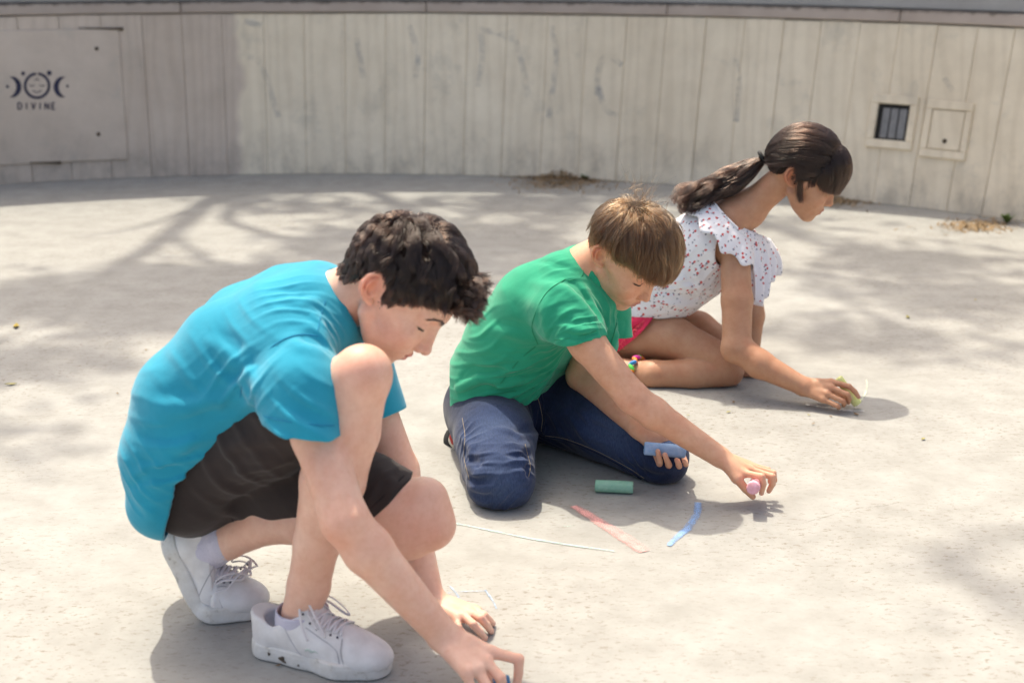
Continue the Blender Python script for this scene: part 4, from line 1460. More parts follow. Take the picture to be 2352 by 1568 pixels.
    dr = drapes(shirt0, [((380, 1050), (390, 1090), .034, .085, .006), ((560, 890), (530, 850), .030, .075, .011), ((735, 765), (720, 790), .020, .045, .007), ((690, 950), (660, 985), .034, .065, .007),
                         ((340, 1145), (370, 1120), .028, .075, .006), ((500, 800), (530, 770), .038, .09, .006), ((690, 690), (690, 715), .024, .06, .005), ((370, 960), (375, 1000), .036, .08, .005)], 1)
    def wrk(p):
        return folds(p, np.zeros(len(p), np.float32), fl) + dr(p) + .0014 * pnoise(p * np.array([1, .6, 1.5], np.float32), 55, 3)
    def shirt(p):
        w_ = wrinkle(wrk(p))
        d = garment(p, parts(p, True) + w_, parts(p, False), .0085)
        return smax(d, -rc(p, ncen - nnor * .02, ncen + nnor * .2, .062, .085), .004)
    m_blue = cloth_mat('blue_jersey', (.010, .31, .46))
    shp = np.array(shc + slv + lsl)
    s_o = sdf_obj('t_shirt', shirt, shp, .14, .0028, m_blue, root)
    # ribbed collar
    u = np.cross(nnor, [0, 1, 0]); u /= np.linalg.norm(u); w = np.cross(nnor, u)
    ring = [ncen + nnor * .003 + (u * math.cos(a) + w * math.sin(a)) * .0655 for a in np.linspace(0, 2 * math.pi, 48, endpoint=False)]
    Acc().add(tube_geo(ring, .009, 8, True, .4, [(r - ncen) for r in ring])).obj('collar', m_blue, s_o)
    # stitched seams of sleeve and shoulder
    m_seam = plain('blue_stitching', (.008, .24, .42), .9)
    fnf = lambda p: folds(p, shirt0(p), fl)
    seam_on('sleeve_seam', [(736, 772), (690, 768), (640, 785), (590, 830), (560, 870), (552, 912)], fnf, m_seam, s_o)
    seam_on('shoulder_seam', [(748, 690), (738, 720), (730, 760)], fnf, m_seam, s_o)
    seam_on('sleeve_hem', [(606, 955), (650, 966), (720, 975), (768, 977)], fnf, m_seam, s_o)
    # shorts -----------------------------------------------------
    def shorts(p):
        d = chain(p, [R_hip + np.array([-.02, 0, -.005]), P(610, 990, 2.30), P(740, 915, 2.23)], [.080, .082, .070], .02)
        dl = chain(p, [L_hip, P(680, 1118, 2.365), P(840, 1132, 2.30), P(948, 1186, 2.262)], [.09, .080, .0690, .0690], .02)
        d = smax(d, half(p, P(735, 915, 2.2), R_knee - R_hip), .003)
        lhem = half(p, P(896, 1138, 2.28), P(988, 1222, 2.28) - P(895, 1138, 2.28) + np.array([0, -.01, 0]))
        dl = smax(dl, lhem, .003)
        d = smin(d, dl, .022)
        d = smin(d, chain(p, [P(430, 1130, 2.355), P(450, 1140, 2.46)], [.076, .085]), .03)
        d = smin(d, chain(p, [P(420, 1050, 2.36), P(420, 1050, 2.46)], [.08, .08]), .03)
        return d
    def shorts_f(p):
        d = folds(p, shorts(p), sfl)
        d = d + .0014 * pnoise(p, 60, 9) + sdr(p)
        return np.maximum(d, -(d + .009))
    sfl = fold_list(shorts, [([(520, 1040), (560, 1010), (590, 1000)], .005, .012), ([(500, 1100), (560, 1120), (620, 1090)], -.004, .014),
                      ([(480, 1150), (520, 1170), (560, 1190)], .005, .012), ([(560, 1060), (600, 1050), (660, 1060)], .004, .012),
                      ([(880, 1080), (900, 1110), (890, 1150)], .003, .010), ([(470, 1080), (520, 1080), (540, 1060)], -.004, .012)], 1.3)
    sdr = drapes(shorts, [((520, 1080), (560, 1060), .045, .09, .008), ((620, 1060), (600, 1020), .04, .07, .006), ((880, 1120), (860, 1100), .03, .06, .005)], 2)
    m_sh = cloth_mat('dark_brown_twill', (.042, .033, .032), .1, 700, .9, .12)
    so = sdf_obj('shorts', shorts_f, np.array([R_hip, L_hip, R_knee, L_knee, P(400, 1190, 2.4)]), .12, .003, m_sh, root)
    seam_on('hem_stitch', [(930, 1090), (890, 1130), (842, 1176)], shorts, plain('dark_stitching', (.02, .016, .016), .9), so, .0013)
    seam_on('pocket_seam', [(470, 1155), (510, 1165), (535, 1195), (535, 1212)], shorts, plain('dark_stitching', (.02, .016, .016), .9), so, .0016)
    # shoes and socks -------------------------------------------
    sole_m, leather, lace_m = shoe_mats()
    sock_m = cloth_mat('pale_lilac_sock', (.62, .60, .72), .05, 500, .95)
    heel, toe = G(632, 1497), G(893, 1552)
    build_shoe(root, heel, toe, 0.0, .262, sole_m, leather, lace_m, 'white leather sneaker flat on the ground', marks=True)
    rc_a, rc_b = r_shin[4], r_shin[5]
    def sock1(p): return shell(chain(p, [P(703, 1368, 2.213), P(694, 1402, 2.222), P(690, 1430, 2.222)], [.0415, .043, .044], .01), .004)
    sdf_obj('sock', lambda p: smax(sock1(p), half(p, P(700, 1402, 2.21), P(690, 1290, 2.21) - P(697, 1400, 2.21)), .003), np.array([P(703, 1368, 2.213), P(690, 1430, 2.222)]), .06, .003, sock_m, root)
    ball, toe2 = G(470, 1402), G(612, 1411)
    build_shoe(root, None, toe2, 66.0, .282, sole_m, leather, lace_m, 'worn white leather sneaker bent on its toe', ball=ball)
    def sock2(p): return shell(chain(p, [P(512, 1240, 2.376), P(482, 1254, 2.39), P(460, 1268, 2.40)], [.0385, .040, .040], .01), .004)
    sdf_obj('sock', sock2, np.array([P(560, 1215, 2.37), P(440, 1290, 2.40)]), .06, .003, sock_m, root)
    hair_b1(root, hd)
    return root, hd
# ------------------------------------------------------------------ boy in the green T-shirt
def build_boy2():
    root = empty('person', G(1180, 1060))
    tag(root, 'person in a green T-shirt and blue jeans kneeling in the middle', 'person', 'people drawing with chalk')
    hd = Head((.241, 3.10, .518), -36, 43, 4, 1.0, nose=-.003, smile=-.001, open=.0009)
    lat = np.array([.55, .83, 0.]); lat /= np.linalg.norm(lat)            # towards his left
    sp = [P(1180, 930, 3.30), P(1190, 850, 3.28), P(1225, 770, 3.24), P(1280, 690, 3.19), P(1325, 640, 3.155), P(1352, 612, 3.135)]
    spr = [.095, .088, .09, .088, .07, .048]
    R_hip, L_hip = P(1118, 940, 3.26), P(1262, 920, 3.32)
    R_kn, L_kn = P(1150, 1098, 2.915), P(1520, 1052, 3.05)
    R_sh, R_el, R_wr = P(1285, 712, 3.055), P(1452, 912, 2.945), P(1652, 1048, 2.925)
    L_sh, L_el, L_wr = P(1385, 690, 3.26), P(1335, 862, 3.215), P(1468, 984, 3.035)
    # right hand round the pink chalk
    rh = [mk_finger(P(1708, 1086, 2.895), P(1750, 1094, 2.868), P(1749, 1132, 2.872), .3),
          mk_finger(P(1722, 1078, 2.912), P(1774, 1094, 2.888), P(1766, 1127, 2.892), .3),
          mk_finger(P(1724, 1072, 2.930), P(1776, 1086, 2.915), P(1772, 1118, 2.915), .3),
          mk_finger(P(1718, 1066, 2.948), P(1764, 1078, 2.940), P(1768, 1106, 2.935), .3)]
    rt = [P(1668, 1068, 2.905), P(1692, 1098, 2.885), P(1712, 1122, 2.880), P(1729, 1140, 2.882)]
    # left hand, palm up under the blue chalk
    lh = [mk_finger(P(1502, 1032, 3.010), P(1515, 1064, 2.985), P(1511, 1036, 2.962), .5),
          mk_finger(P(1524, 1034, 3.015), P(1536, 1068, 2.985), P(1527, 1044, 2.958), .5),
          mk_finger(P(1545, 1034, 3.022), P(1559, 1068, 2.99), P(1554, 1056, 2.960), .5),
          mk_finger(P(1562, 1030, 3.028), P(1574, 1060, 2.998), P(1571, 1058, 2.968), .5)]
    lt = [P(1490, 990, 3.03), P(1522, 1000, 3.035), P(1545, 1010, 3.03), P(1565, 1020, 3.02)]
    off = [.06, .06, .062, .06, .045, .02]
    def body(p):
        d = None
        for s in (-1, 1):
            e = chain(p, [c + lat * (s * o * .8) for c, o in zip(sp, off)], [r - .014 for r in spr], .02)
            d = e if d is None else smin(d, e, .04)
        d = smin(d, chain(p, [sp[4], sp[5], hd.w((-.030, 0, -.032))], [.055, .046, .043], .02), .03)
        d = smin(d, chain(p, [R_hip, R_kn], [.065, .05]), .02)
        d = smin(d, chain(p, [L_hip, L_kn], [.065, .05]), .02)
        d = smin(d, chain(p, [R_sh, P(1350, 790, 2.985), R_el, P(1500, 948, 2.94), R_wr], [.040, .0395, .0345, .0345, .0235], .012), .008)
        d = smin(d, chain(p, [L_sh, L_el, L_wr], [.042, .035, .0235], .012), .008)
        d = smin(d, hand_sdf(p, R_wr, .023, rh, rt, .94), .012)
        d = smin(d, hand_sdf(p, L_wr, .023, lh, lt, .92), .012)
        return smin(d, hd.sdf(p), .009)
    allp = np.array(sp + [R_kn, L_kn, R_el, R_wr, L_wr, hd.w((.13, 0, 0)), hd.w((0, 0, .13)), hd.w((-.09, 0, .05)), hd.w((.06, 0, -.1))] + [f[3] for f in rh + lh] + [f[1] for f in rh + lh])
    base = (.74, .44, .30)
    red = (.76, .40, .30)
    extra = [(R_el + np.array([-.01, -.03, -.02]), .045, red, .5)]
    extra += [(f[1], .012, red, .45) for f in rh + lh] + [(f[3], .010, (.82, .46, .38), .5) for f in rh + lh]
    moles = [(.040, -.005), (.030, -.009), (.052, -.020), (.055, -.022), (.036, -.030), (.044, -.032), (.060, -.066), (.086, -.075)]
    sdf_obj('body', body, allp, .085, .0023, skin_mat('skin_freckled', base), root,
            colors=lambda V: skin_colors(V, base, hd, extra, brow=(.16, .085, .045), lip=(.52, .22, .18), blush=.45, freckles=moles,
                                         hairline=lambda q: .75 * np.clip(hairline_b2(q) / .010, 0, 1)))
    # jeans ------------------------------------------------------
    rk, lk = R_kn, L_kn
    r_shin = [rk, P(1128, 1078, 3.03), P(1108, 1035, 3.20), P(1092, 1010, 3.28)]
    l_shin = [lk, P(1480, 1040, 3.20), P(1420, 1010, 3.36), P(1400, 1000, 3.42)]
    def jeans0(p):
        d = chain(p, [R_hip, P(1138, 1010, 3.08), rk], [.105, .0905, .0765], .02)
        d = smin(d, chain(p, [L_hip, P(1390, 975, 3.185), lk], [.105, .085, .0625], .02), .03)
        d = smin(d, chain(p, [R_hip + np.array([.02, 0, .03]), L_hip + np.array([-.02, 0, .03])], [.095, .095]), .03)
        d = smin(d, chain(p, [rk + np.array([0, .01, -.008]), r_shin[1], r_shin[2], r_shin[3]], [.068, .066, .055, .052], .01), .012)
        d = smin(d, chain(p, [lk + np.array([0, .01, -.006]), l_shin[1], l_shin[2], l_shin[3]], [.058, .058, .052, .05], .01), .012)
        return smax(d, -(p[:, 2] - .003), .006)
    jf = fold_list(jeans0, [
        ([(1215, 1000), (1250, 990), (1300, 1000)], .006, .012), ([(1180, 1000), (1220, 985), (1260, 985)], -.006, .011), ([(1140, 985), (1190, 1000), (1225, 1005)], .005, .011),
        ([(1060, 1000), (1085, 1030), (1075, 1060)], .006, .010), ([(1070, 1050), (1095, 1065), (1110, 1060)], -.006, .009), ([(1072, 1070), (1095, 1085), (1118, 1080)], .006, .009),
        ([(1078, 1095), (1100, 1105), (1125, 1098)], -.005, .009), ([(1082, 1115), (1105, 1125), (1130, 1120)], .005, .009), ([(1085, 1135), (1110, 1140), (1135, 1140)], -.004, .009),
        ([(1195, 1040), (1205, 1060), (1200, 1085)], .006, .009), ([(1215, 1050), (1205, 1075), (1215, 1100)], -.005, .008), ([(1190, 1085), (1205, 1100), (1222, 1105)], .006, .008),
        ([(1165, 1020), (1195, 1030), (1220, 1020)], .005, .010), ([(1160, 1040), (1190, 1048), (1215, 1040)], -.004, .010),
        ([(1330, 940), (1370, 960), (1420, 975)], .005, .013), ([(1340, 965), (1390, 990), (1440, 1000)], -.004, .013), ([(1300, 960), (1350, 1000), (1400, 1020)], .004, .012),
        ([(1480, 1060), (1520, 1075), (1560, 1065)], .004, .011), ([(1420, 1060), (1470, 1080), (1520, 1095)], -.004, .010), ([(1250, 940), (1280, 950), (1310, 935)], .004, .010)], 2.0)
    jd = drapes(jeans0, [((1090, 1085), (1092, 1110), .024, .055, .010), ((1205, 1060), (1208, 1085), .022, .04, .009), ((1235, 985), (1220, 960), .026, .07, .009), ((1080, 1010), (1085, 1040), .026, .05, .007),
                         ((1480, 1085), (1500, 1070), .024, .06, .006), ((1350, 970), (1370, 950), .03, .07, .006), ((1150, 1020), (1150, 1045), .035, .06, .004), ((1140, 1150), (1120, 1130), .022, .045, .006)], 3)
    def jeans(p):
        return folds(p, jeans0(p), jf) + jd(p) + .0013 * pnoise(p, 75, 21)
    jm = denim_mat()
    def jcol(V):
        w = np.zeros(len(V))
        for c, r in ((P(1140, 1030, 3.0), .10), (rk + np.array([0, -.05, .02]), .07), (P(1420, 985, 3.1), .09), (lk + np.array([.02, -.02, .04]), .05)):
            w = np.maximum(w, np.exp(-(np.linalg.norm(V - c, axis=1) / r) ** 2))
        return np.stack([w, w, w], -1)
    jo = sdf_obj('jeans', jeans, np.array([R_hip, L_hip, rk, lk] + r_shin + l_shin), .12, .003, jm, root, colors=jcol)
    st = plain('tan_stitching', (.30, .24, .17), .8)
    seam_on('inseam_stitch', [(1252, 1000), (1300, 1008), (1370, 1035), (1440, 1072), (1480, 1098)], jeans, st, jo, .0008)
    seam_on('inseam_ridge', [(1252, 1003), (1300, 1012), (1370, 1040), (1440, 1078), (1476, 1102)], jeans, jm, jo, .0026)
    seam_on('fly_stitch', [(1232, 905), (1240, 930), (1246, 960), (1243, 990)], jeans, st, jo, .0008)
    seam_on('fly_ridge', [(1242, 900), (1248, 930), (1253, 965), (1248, 996)], jeans, jm, jo, .0030)
    seam_on('knee_stitch', [(1206, 1020), (1212, 1045), (1218, 1070), (1214, 1095)], jeans, st, jo, .0008)
    seam_on('side_stitch', [(1062, 960), (1068, 1000), (1066, 1050), (1078, 1100)], jeans, st, jo, .0008)
    # green T-shirt ----------------------------------------------
    sc = [P(1160, 925, 3.29), P(1172, 850, 3.28), P(1212, 770, 3.25), P(1270, 692, 3.20), P(1318, 640, 3.16)]
    sr = [.108, .108, .108, .098, .072]
    so = [.062, .062, .062, .062, .045]
    slv = [P(1282, 712, 3.045), P(1325, 775, 3.005), P(1375, 850, 2.98)]
    slr = [.066, .062, .055]
    lsl = [P(1390, 690, 3.27), P(1400, 780, 3.25)]
    hemd = P(1388, 768, 3.0) - P(1256, 797, 3.0)
    hn = np.cross(hemd, [0, 1., 0]); hn = hn if hn[2] < 0 else -hn
    hc = P(1322, 774, 3.0)
    ncen = P(1373, 628, 3.126); nn = hd.w((-.02, 0, -.02)) - sp[4]; nn /= np.linalg.norm(nn)
    hb = np.cross(P(1330, 885, 3.2) - P(1035, 945, 3.2), [0, 1., 0]); hb = hb if hb[2] < 0 else -hb
    hbc = P(1180, 917, 3.2)
    def torso(p):
        d = None
        for s in (-1, 1):
            e = chain(p, [c + lat * (s * o) for c, o in zip(sc, so)], sr, .03)
            d = e if d is None else smin(d, e, .05)
        # loose front of the shirt hanging from the chest
        d = smin(d, chain(p, [P(1365, 705, 3.10), P(1385, 790, 3.10)], [.055, .035]), .05)
        return d
    def parts(p, cut):
        t = torso(p); s_ = chain(p, slv, slr, .02); l_ = chain(p, lsl, [.06, .055], .02)
        if cut:
            t = smax(t, half(p, hbc, hb), .003)
            s_ = smax(s_, half(p, hc, hn), .003)
            l_ = smax(l_, half(p, lsl[1], lsl[1] - lsl[0]), .003)
        return smin(smin(t, s_, .035), l_, .03)
    s0 = lambda p: parts(p, True)
    fl = fold_list(s0, [
        ([(1050, 890), (1100, 870), (1160, 875)], .008, .010), ([(1060, 905), (1120, 890), (1180, 892)], -.007, .009), ([(1055, 875), (1090, 850), (1150, 850)], -.006, .010),
        ([(1100, 905), (1170, 900), (1260, 880)], .006, .009), ([(1130, 880), (1200, 870), (1270, 860)], .006, .010), ([(1160, 860), (1230, 850), (1290, 850)], -.005, .010),
        ([(1230, 820), (1190, 840), (1150, 855)], .004, .012), ([(1240, 810), (1260, 790), (1275, 760)], -.005, .012), ([(1120, 760), (1170, 765), (1220, 780)], .004, .012),
        ([(1130, 735), (1180, 745), (1225, 755)], -.003, .012), ([(1290, 660), (1330, 690), (1370, 740)], .006, .011), ([(1310, 650), (1350, 690), (1385, 750)], -.006, .010),
        ([(1340, 660), (1365, 710), (1390, 760)], .006, .010), ([(1300, 750), (1340, 760), (1380, 752)], .005, .009), ([(1290, 770), (1330, 775), (1375, 760)], -.004, .008),
        ([(1285, 735), (1320, 742), (1370, 735)], -.004, .009), ([(1225, 650), (1270, 660), (1310, 660)], .003, .012), ([(1235, 600), (1280, 610), (1320, 620)], -.003, .010),
        ([(1395, 740), (1415, 770), (1405, 800)], .006, .010), ([(1410, 720), (1432, 745), (1425, 775)], -.006, .010), ([(1260, 680), (1250, 720), (1255, 770)], .004, .012)], 1.9)
    dr = drapes(s0, [((1110, 885), (1115, 905), .026, .09, .012), ((1230, 875), (1235, 895), .024, .09, .010), ((1235, 800), (1215, 780), .026, .06, .010), ((1355, 715), (1380, 700), .024, .06, .010),
                     ((1330, 762), (1335, 780), .018, .05, .008), ((1280, 655), (1290, 675), .028, .06, .005), ((1415, 760), (1430, 750), .022, .05, .010), ((1120, 780), (1130, 800), .034, .08, .006), ((1270, 730), (1285, 745), .026, .05, .006)], 4)
    def shirt(p):
        w_ = wrinkle(folds(p, np.zeros(len(p), np.float32), fl) + dr(p) + .0012 * pnoise(p * np.array([1, 1, 1.6], np.float32), 60, 13))
        d = garment(p, parts(p, True) + w_, parts(p, False), .0085)
        return smax(d, -rc(p, ncen - nn * .02, ncen + nn * .2, .047, .072), .004)
    gm_ = cloth_mat('green_jersey', (.016, .335, .19))
    sob = sdf_obj('t_shirt', shirt, np.array(sc + slv + lsl), .13, .0028, gm_, root)
    u = np.cross(nn, [0, 1, 0]); u /= np.linalg.norm(u); w = np.cross(nn, u)
    ring = [ncen + nn * .008 + (u * math.cos(a) + w * math.sin(a)) * .0505 for a in np.linspace(0, 2 * math.pi, 48, endpoint=False)]
    Acc().add(tube_geo(ring, .0115, 8, True, .35, [(r - ncen) for r in ring])).obj('collar', gm_, sob)
    sm = plain('green_stitching', (.012, .26, .13), .9)
    fnf = lambda p: folds(p, s0(p), fl)
    seam_on('sleeve_seam', [(1300, 640), (1262, 665), (1238, 700), (1222, 750), (1235, 790)], fnf, sm, sob)
    seam_on('shoulder_seam', [(1342, 605), (1335, 635), (1305, 645)], fnf, sm, sob)
    seam_on('sleeve_hem', [(1262, 782), (1300, 778), (1345, 768), (1382, 754)], fnf, sm, sob)
    seam_on('side_seam', [(1150, 880), (1190, 830), (1230, 795)], fnf, sm, sob)
    # open chest pocket
    seam_on('pocket_edge', [(1416, 742), (1408, 775), (1400, 800)], fnf, sm, sob, .0016)
    seam_on('shirt_hem', [(1040, 930), (1120, 908), (1220, 892), (1310, 872)], fnf, sm, sob)
    # sneaker behind his hip: dark upper, cream foxing, red heel label
    e = empty('shoe', P(1050, 1010, 3.30)); e.parent = root; e.location = e.location - root.location
    e['label'] = 'black canvas sneaker with a red heel label'
    a_, b_ = P(1052, 992, 3.29), P(1046, 1036, 3.36)
    sdf_obj('upper', lambda p: chain(p, [P(1068, 985, 3.25), P(1058, 1012, 3.30), P(1062, 1030, 3.42)], [.036, .040, .032], .01), np.array([P(1060, 1000, 3.2), P(1060, 1030, 3.5)]), .06, .003, plain('black_canvas', (.02, .02, .022), .9, .2), e)
    sdf_obj('foxing', lambda p: chain(p, [P(1048, 982, 3.238), P(1045, 1010, 3.246), P(1055, 1036, 3.262)], [.013, .0135, .013], .01), np.array([P(1048, 982, 3.238), P(1055, 1036, 3.262)]), .03, .003, plain('cream_rubber', (.62, .58, .50), .6, .1), e)
    lp = [P(1042, 992, 3.230), P(1040, 1004, 3.233), P(1042, 1015, 3.238)]
    sdf_obj('heel_label', lambda p: chain(p, lp, [.0075, .008, .0075], .004), np.array(lp), .02, .002, plain('red_rubber', (.45, .03, .03), .5), e)
    hair_b2(root, hd)
    return root, hd

def denim_mat():
    m, nt, b = mat_new('blue_denim')
    v = coords(nt)
    at = N(nt, 'ShaderNodeVertexColor', layer_name='Col')
    n1 = noise(nt, scaled(nt, v, (1, .25, .35)), 420, 3)
    n2 = noise(nt, v, 16, 5)
    w = N(nt, 'ShaderNodeSeparateColor'); nt.links.new(at.outputs[0], w.inputs[0])
    f = math_n(nt, 'MULTIPLY_ADD', n2.outputs[0], .35, math_n(nt, 'MULTIPLY', w.outputs[0], .75))
    c = ramp(nt, f, [(.12, (.008, .013, .038)), (.55, (.027, .046, .110)), (1.0, (.058, .090, .175))])
    c = mix(nt, 1.0, c, ramp(nt, n1.outputs[0], [(.25, (.68, .7, .74)), (.75, (1.3, 1.28, 1.25))]), 'MULTIPLY')
    nt.links.new(c, b.inputs['Base Color'])
    b.inputs['Roughness'].default_value = .9
    b.inputs['Specular IOR Level'].default_value = .2
    b.inputs['Sheen Weight'].default_value = .15
    bump(nt, b, math_n(nt, 'ADD', n1.outputs[0], noise(nt, v, 45, 5).outputs[0]), .3, .003)
    return m

def hair_b2(root, hd):
    rg = np.random.default_rng(12)
    hm = hair_mat('brown_straight_hair', (.050, .0235, .0105), .2)
    th = lambda q: np.interp(q[:, 2] + q[:, 0] * .25, [-.03, .0, .03, .06, .11], [.001, .002, .0045, .012, .020])
    cap = hair_cap(root, hd, hairline_b2, lambda q: th(q) * .4, cap_mat('brown_hair_mass', (.04, .022, .012)))
    roots = scalp_roots(hairline_b2, 15000, rg)
    ln = lambda q: np.interp(q[:, 2] + q[:, 0] * .55, [-.05, -.01, .03, .07, .12], [.008, .018, .055, .105, .14])
    lf = lambda q: np.full(len(q), .12)
    zc = lambda q: q[:, 2] - np.interp(q[:, 0], [-.12, -.05, -.03, .0, .02, .035, .05, .062, .075, .09, .2], [-.045, -.030, .030, .040, .034, .042, .052, .056, .053, .048, .043])
    cut = lambda q: np.minimum(zc(q), ear_clear(q) + .003)
    PT = grow(hd, roots, rg, (-.050, .004, .118), ln, th, lf, .05, 18, curl=.02, clump=.55, nclump=420, mom=.55, jit=.17, cut=cut)
    curves_obj('hair_strands', PT, taper_r(len(PT), PT.shape[1], .00042, .35), hm, cap)
    # lighter locks over the top
    tr_ = scalp_roots(hairline_b2, 1000, rg, bias=lambda p: (p[:, 2] > .098).astype(float))
    PT = grow(hd, tr_, rg, (-.050, .004, .118), lambda q: rg.uniform(.05, .10, len(q)), lambda q: th(q) * 1.12, lambda q: np.full(len(q), .2), .02, 16, curl=.05, clump=.75, nclump=80, mom=.6, jit=.3, cut=cut)
    curves_obj('lighter_locks', PT, taper_r(len(PT), PT.shape[1], .0004, .35), hair_mat('light_brown_hair', (.19, .10, .045), .22), cap)
    # loose hairs standing up at the crown
    u = rg.normal(0, 1, (150, 3)) * np.array([.022, .022, 0]) + np.array([-.045, 0, .126])
    L = []
    for r in u:
        d0 = np.array([rg.normal(-.35, .6), rg.normal(0, .8), 1.0]); d0 /= np.linalg.norm(d0)
        bend = rg.normal(0, .5, 3); ln_ = rg.uniform(.02, .055)
        L.append([r + d0 * ln_ * t + bend * ln_ * t * t * .8 for t in np.linspace(0, 1, 10)])
    A = np.array(L)
    W = hd.pos + (A.reshape(-1, 3) * hd.sc @ hd.R.T).reshape(A.shape)
    curves_obj('flyaway_hair', W, taper_r(len(W), 10, .00024, .3), hm, cap)
    lashes_brows(root, hd, hair_mat('brown_brow_hair', (.10, .05, .025), .35), plain('brown_lash', (.035, .02, .014), .6), 170, 22)
# ------------------------------------------------------------------ girl in the flowered blouse
def build_girl():
    root = empty('person', G(1560, 880))
    tag(root, 'person with a dark ponytail in a white flowered blouse and pink shorts', 'person', 'people drawing with chalk')
    hd = Head((.775, 3.83, .574), -18, 29, 2, 1.0, nose=-.004, open=.0014)
    lat = np.array([.25, .97, 0.]); lat /= np.linalg.norm(lat)
    sp = [P(1450, 735, 3.98), P(1510, 665, 3.96), P(1575, 590, 3.93), P(1630, 535, 3.90), P(1680, 500, 3.885), P(1715, 482, 3.875)]
    spr = [.09, .08, .085, .08, .062, .046]
    R_hip, L_hip = P(1425, 765, 3.92), P(1470, 745, 4.05)
    r_thigh = [R_hip, P(1550, 779, 3.84), P(1662, 836, 3.77)]
    r_shin = [P(1668, 850, 3.765), P(1590, 861, 3.755), P(1500, 862, 3.765), P(1432, 852, 3.81), P(1400, 850, 3.83)]
    l_thigh = [L_hip, P(1600, 762, 4.0), P(1722, 846, 3.87)]
    l_shin = [P(1722, 850, 3.875), P(1640, 840, 4.0), P(1560, 830, 4.12)]
    R_sh, R_el, R_wr = P(1688, 582, 3.785), P(1692, 796, 3.665), P(1845, 887, 3.575)
    L_sh, L_el, L_wr = P(1712, 570, 3.99), P(1728, 725, 3.95), P(1722, 842, 3.93)
    rh = [mk_finger(P(1909, 877, 3.560), P(1950, 887, 3.535), P(1972, 911, 3.528), .15),
          mk_finger(P(1908, 890, 3.545), P(1946, 906, 3.515), P(1949, 924, 3.530), .3),
          mk_finger(P(1899, 904, 3.535), P(1936, 921, 3.508), P(1937, 931, 3.530), .3),
          mk_finger(P(1890, 917, 3.530), P(1924, 932, 3.508), P(1925, 937, 3.530), .3)]
    rt = [P(1862, 893, 3.60), P(1895, 898, 3.60), P(1925, 908, 3.588), P(1950, 918, 3.575)]
    gl = lambda x, y, z: G(x, y, z)
    wl = L_wr
    lhd = [mk_finger(wl + np.array([.030, -.02 + .014 * i - .02, -.028]), wl + np.array([.045, -.03 + .018 * i - .02, -.028]), wl + np.array([.060, -.03 + .02 * i - .02, -wl[2] + .006]), .4) for i in range(4)]
    lht = [wl + np.array([.012, -.022, -.012]), wl + np.array([.030, -.045, -wl[2] + .02]), wl + np.array([.040, -.055, -wl[2] + .012]), wl + np.array([.05, -.06, -wl[2] + .007])]
    off = [.055, .05, .055, .055, .04, .015]
    def body(p):
        d = None
        for s in (-1, 1):
            e = chain(p, [c + lat * (s * o * .85) for c, o in zip(sp, off)], [r - .010 for r in spr], .02)
            d = e if d is None else smin(d, e, .04)
        d = smin(d, chain(p, [R_sh + np.array([-.01, .01, .0]), P(1672, 508, 3.85), sp[5]], [.040, .034, .034], .02), .03)
        d = smin(d, chain(p, [sp[4], sp[5], hd.w((-.028, 0, -.030))], [.052, .043, .041], .02), .03)
        d = smin(d, chain(p, r_thigh, [.078, .0595, .054], .012), .02)
        d = smin(d, chain(p, r_shin, [.050, .0435, .041, .033, .03], .012), .004)
        d = smin(d, chain(p, [r_shin[4], P(1345, 850, 3.86)], [.03, .022]), .012)
        d = smin(d, chain(p, l_thigh, [.075, .06, .052], .012), .015)
        d = smin(d, chain(p, l_shin, [.05, .046, .035], .012), .006)
        d = smin(d, chain(p, [R_sh, P(1693, 690, 3.72), R_el, P(1745, 836, 3.63), R_wr], [.040, .0415, .0385, .0375, .0245], .012), .006)
        d = smin(d, sph(p, R_el + np.array([-.008, -.006, -.008]), .032), .014)
        d = smin(d, chain(p, [L_sh, L_el, L_wr], [.042, .034, .023], .012), .006)
        d = smin(d, hand_sdf(p, R_wr, .023, rh, rt, .93), .012)
        d = smin(d, hand_sdf(p, L_wr, .023, lhd, lht, .9), .012)
        d = smin(d, hd.sdf(p), .009)
        return smax(d, -(p[:, 2] - .002), .004)
    allp = np.array(sp + r_thigh + r_shin + l_thigh + l_shin + [R_el, R_wr, L_wr, hd.w((.13, 0, 0)), hd.w((0, 0, .13)), hd.w((-.09, 0, .05)), hd.w((.06, 0, -.1)), P(1345, 850, 3.86)] + [f[3] for f in rh])
    base = (.53, .30, .19)
    red = (.50, .255, .165)
    extra = [(f[1], .012, red, .5) for f in rh] + [(f[0], .014, red, .3) for f in rh] + [(f[3], .009, (.68, .42, .34), .5) for f in rh] + [(R_el, .05, (.45, .25, .165), .4), (r_thigh[2] + np.array([.04, -.02, -.02]), .05, (.45, .25, .17), .45)]
    sdf_obj('body', body, allp, .085, .0025, skin_mat('skin_tan', base), root,
            colors=lambda V: skin_colors(V, base, hd, extra, brow=(.03, .018, .014), lip=(.42, .16, .13), blush=.35, hairline=lambda q: .8 * np.clip(hairline_g(q) / .012, 0, 1)))
    # shorts -----------------------------------------------------
    pink = cloth_mat('pink_cotton', (.72, .035, .10), .1, 700)
    hemv = P(1503, 715, 3.85) - P(1420, 795, 3.85); hm_n = np.cross(hemv, [0, 1., 0]); hm_n = hm_n if hm_n[0] > 0 else -hm_n
    hm_c = P(1462, 762, 3.85)
    def sh0(p, cut=True):
        d = chain(p, [R_hip, P(1550, 783, 3.835)], [.090, .074])
        d = smin(d, chain(p, [L_hip, P(1600, 762, 4.0)], [.088, .072]), .03)
        d = smin(d, chain(p, [P(1445, 740, 3.93), P(1470, 725, 4.03)], [.092, .092]), .03)
        return smax(d, half(p, hm_c, hm_n), .002) if cut else d
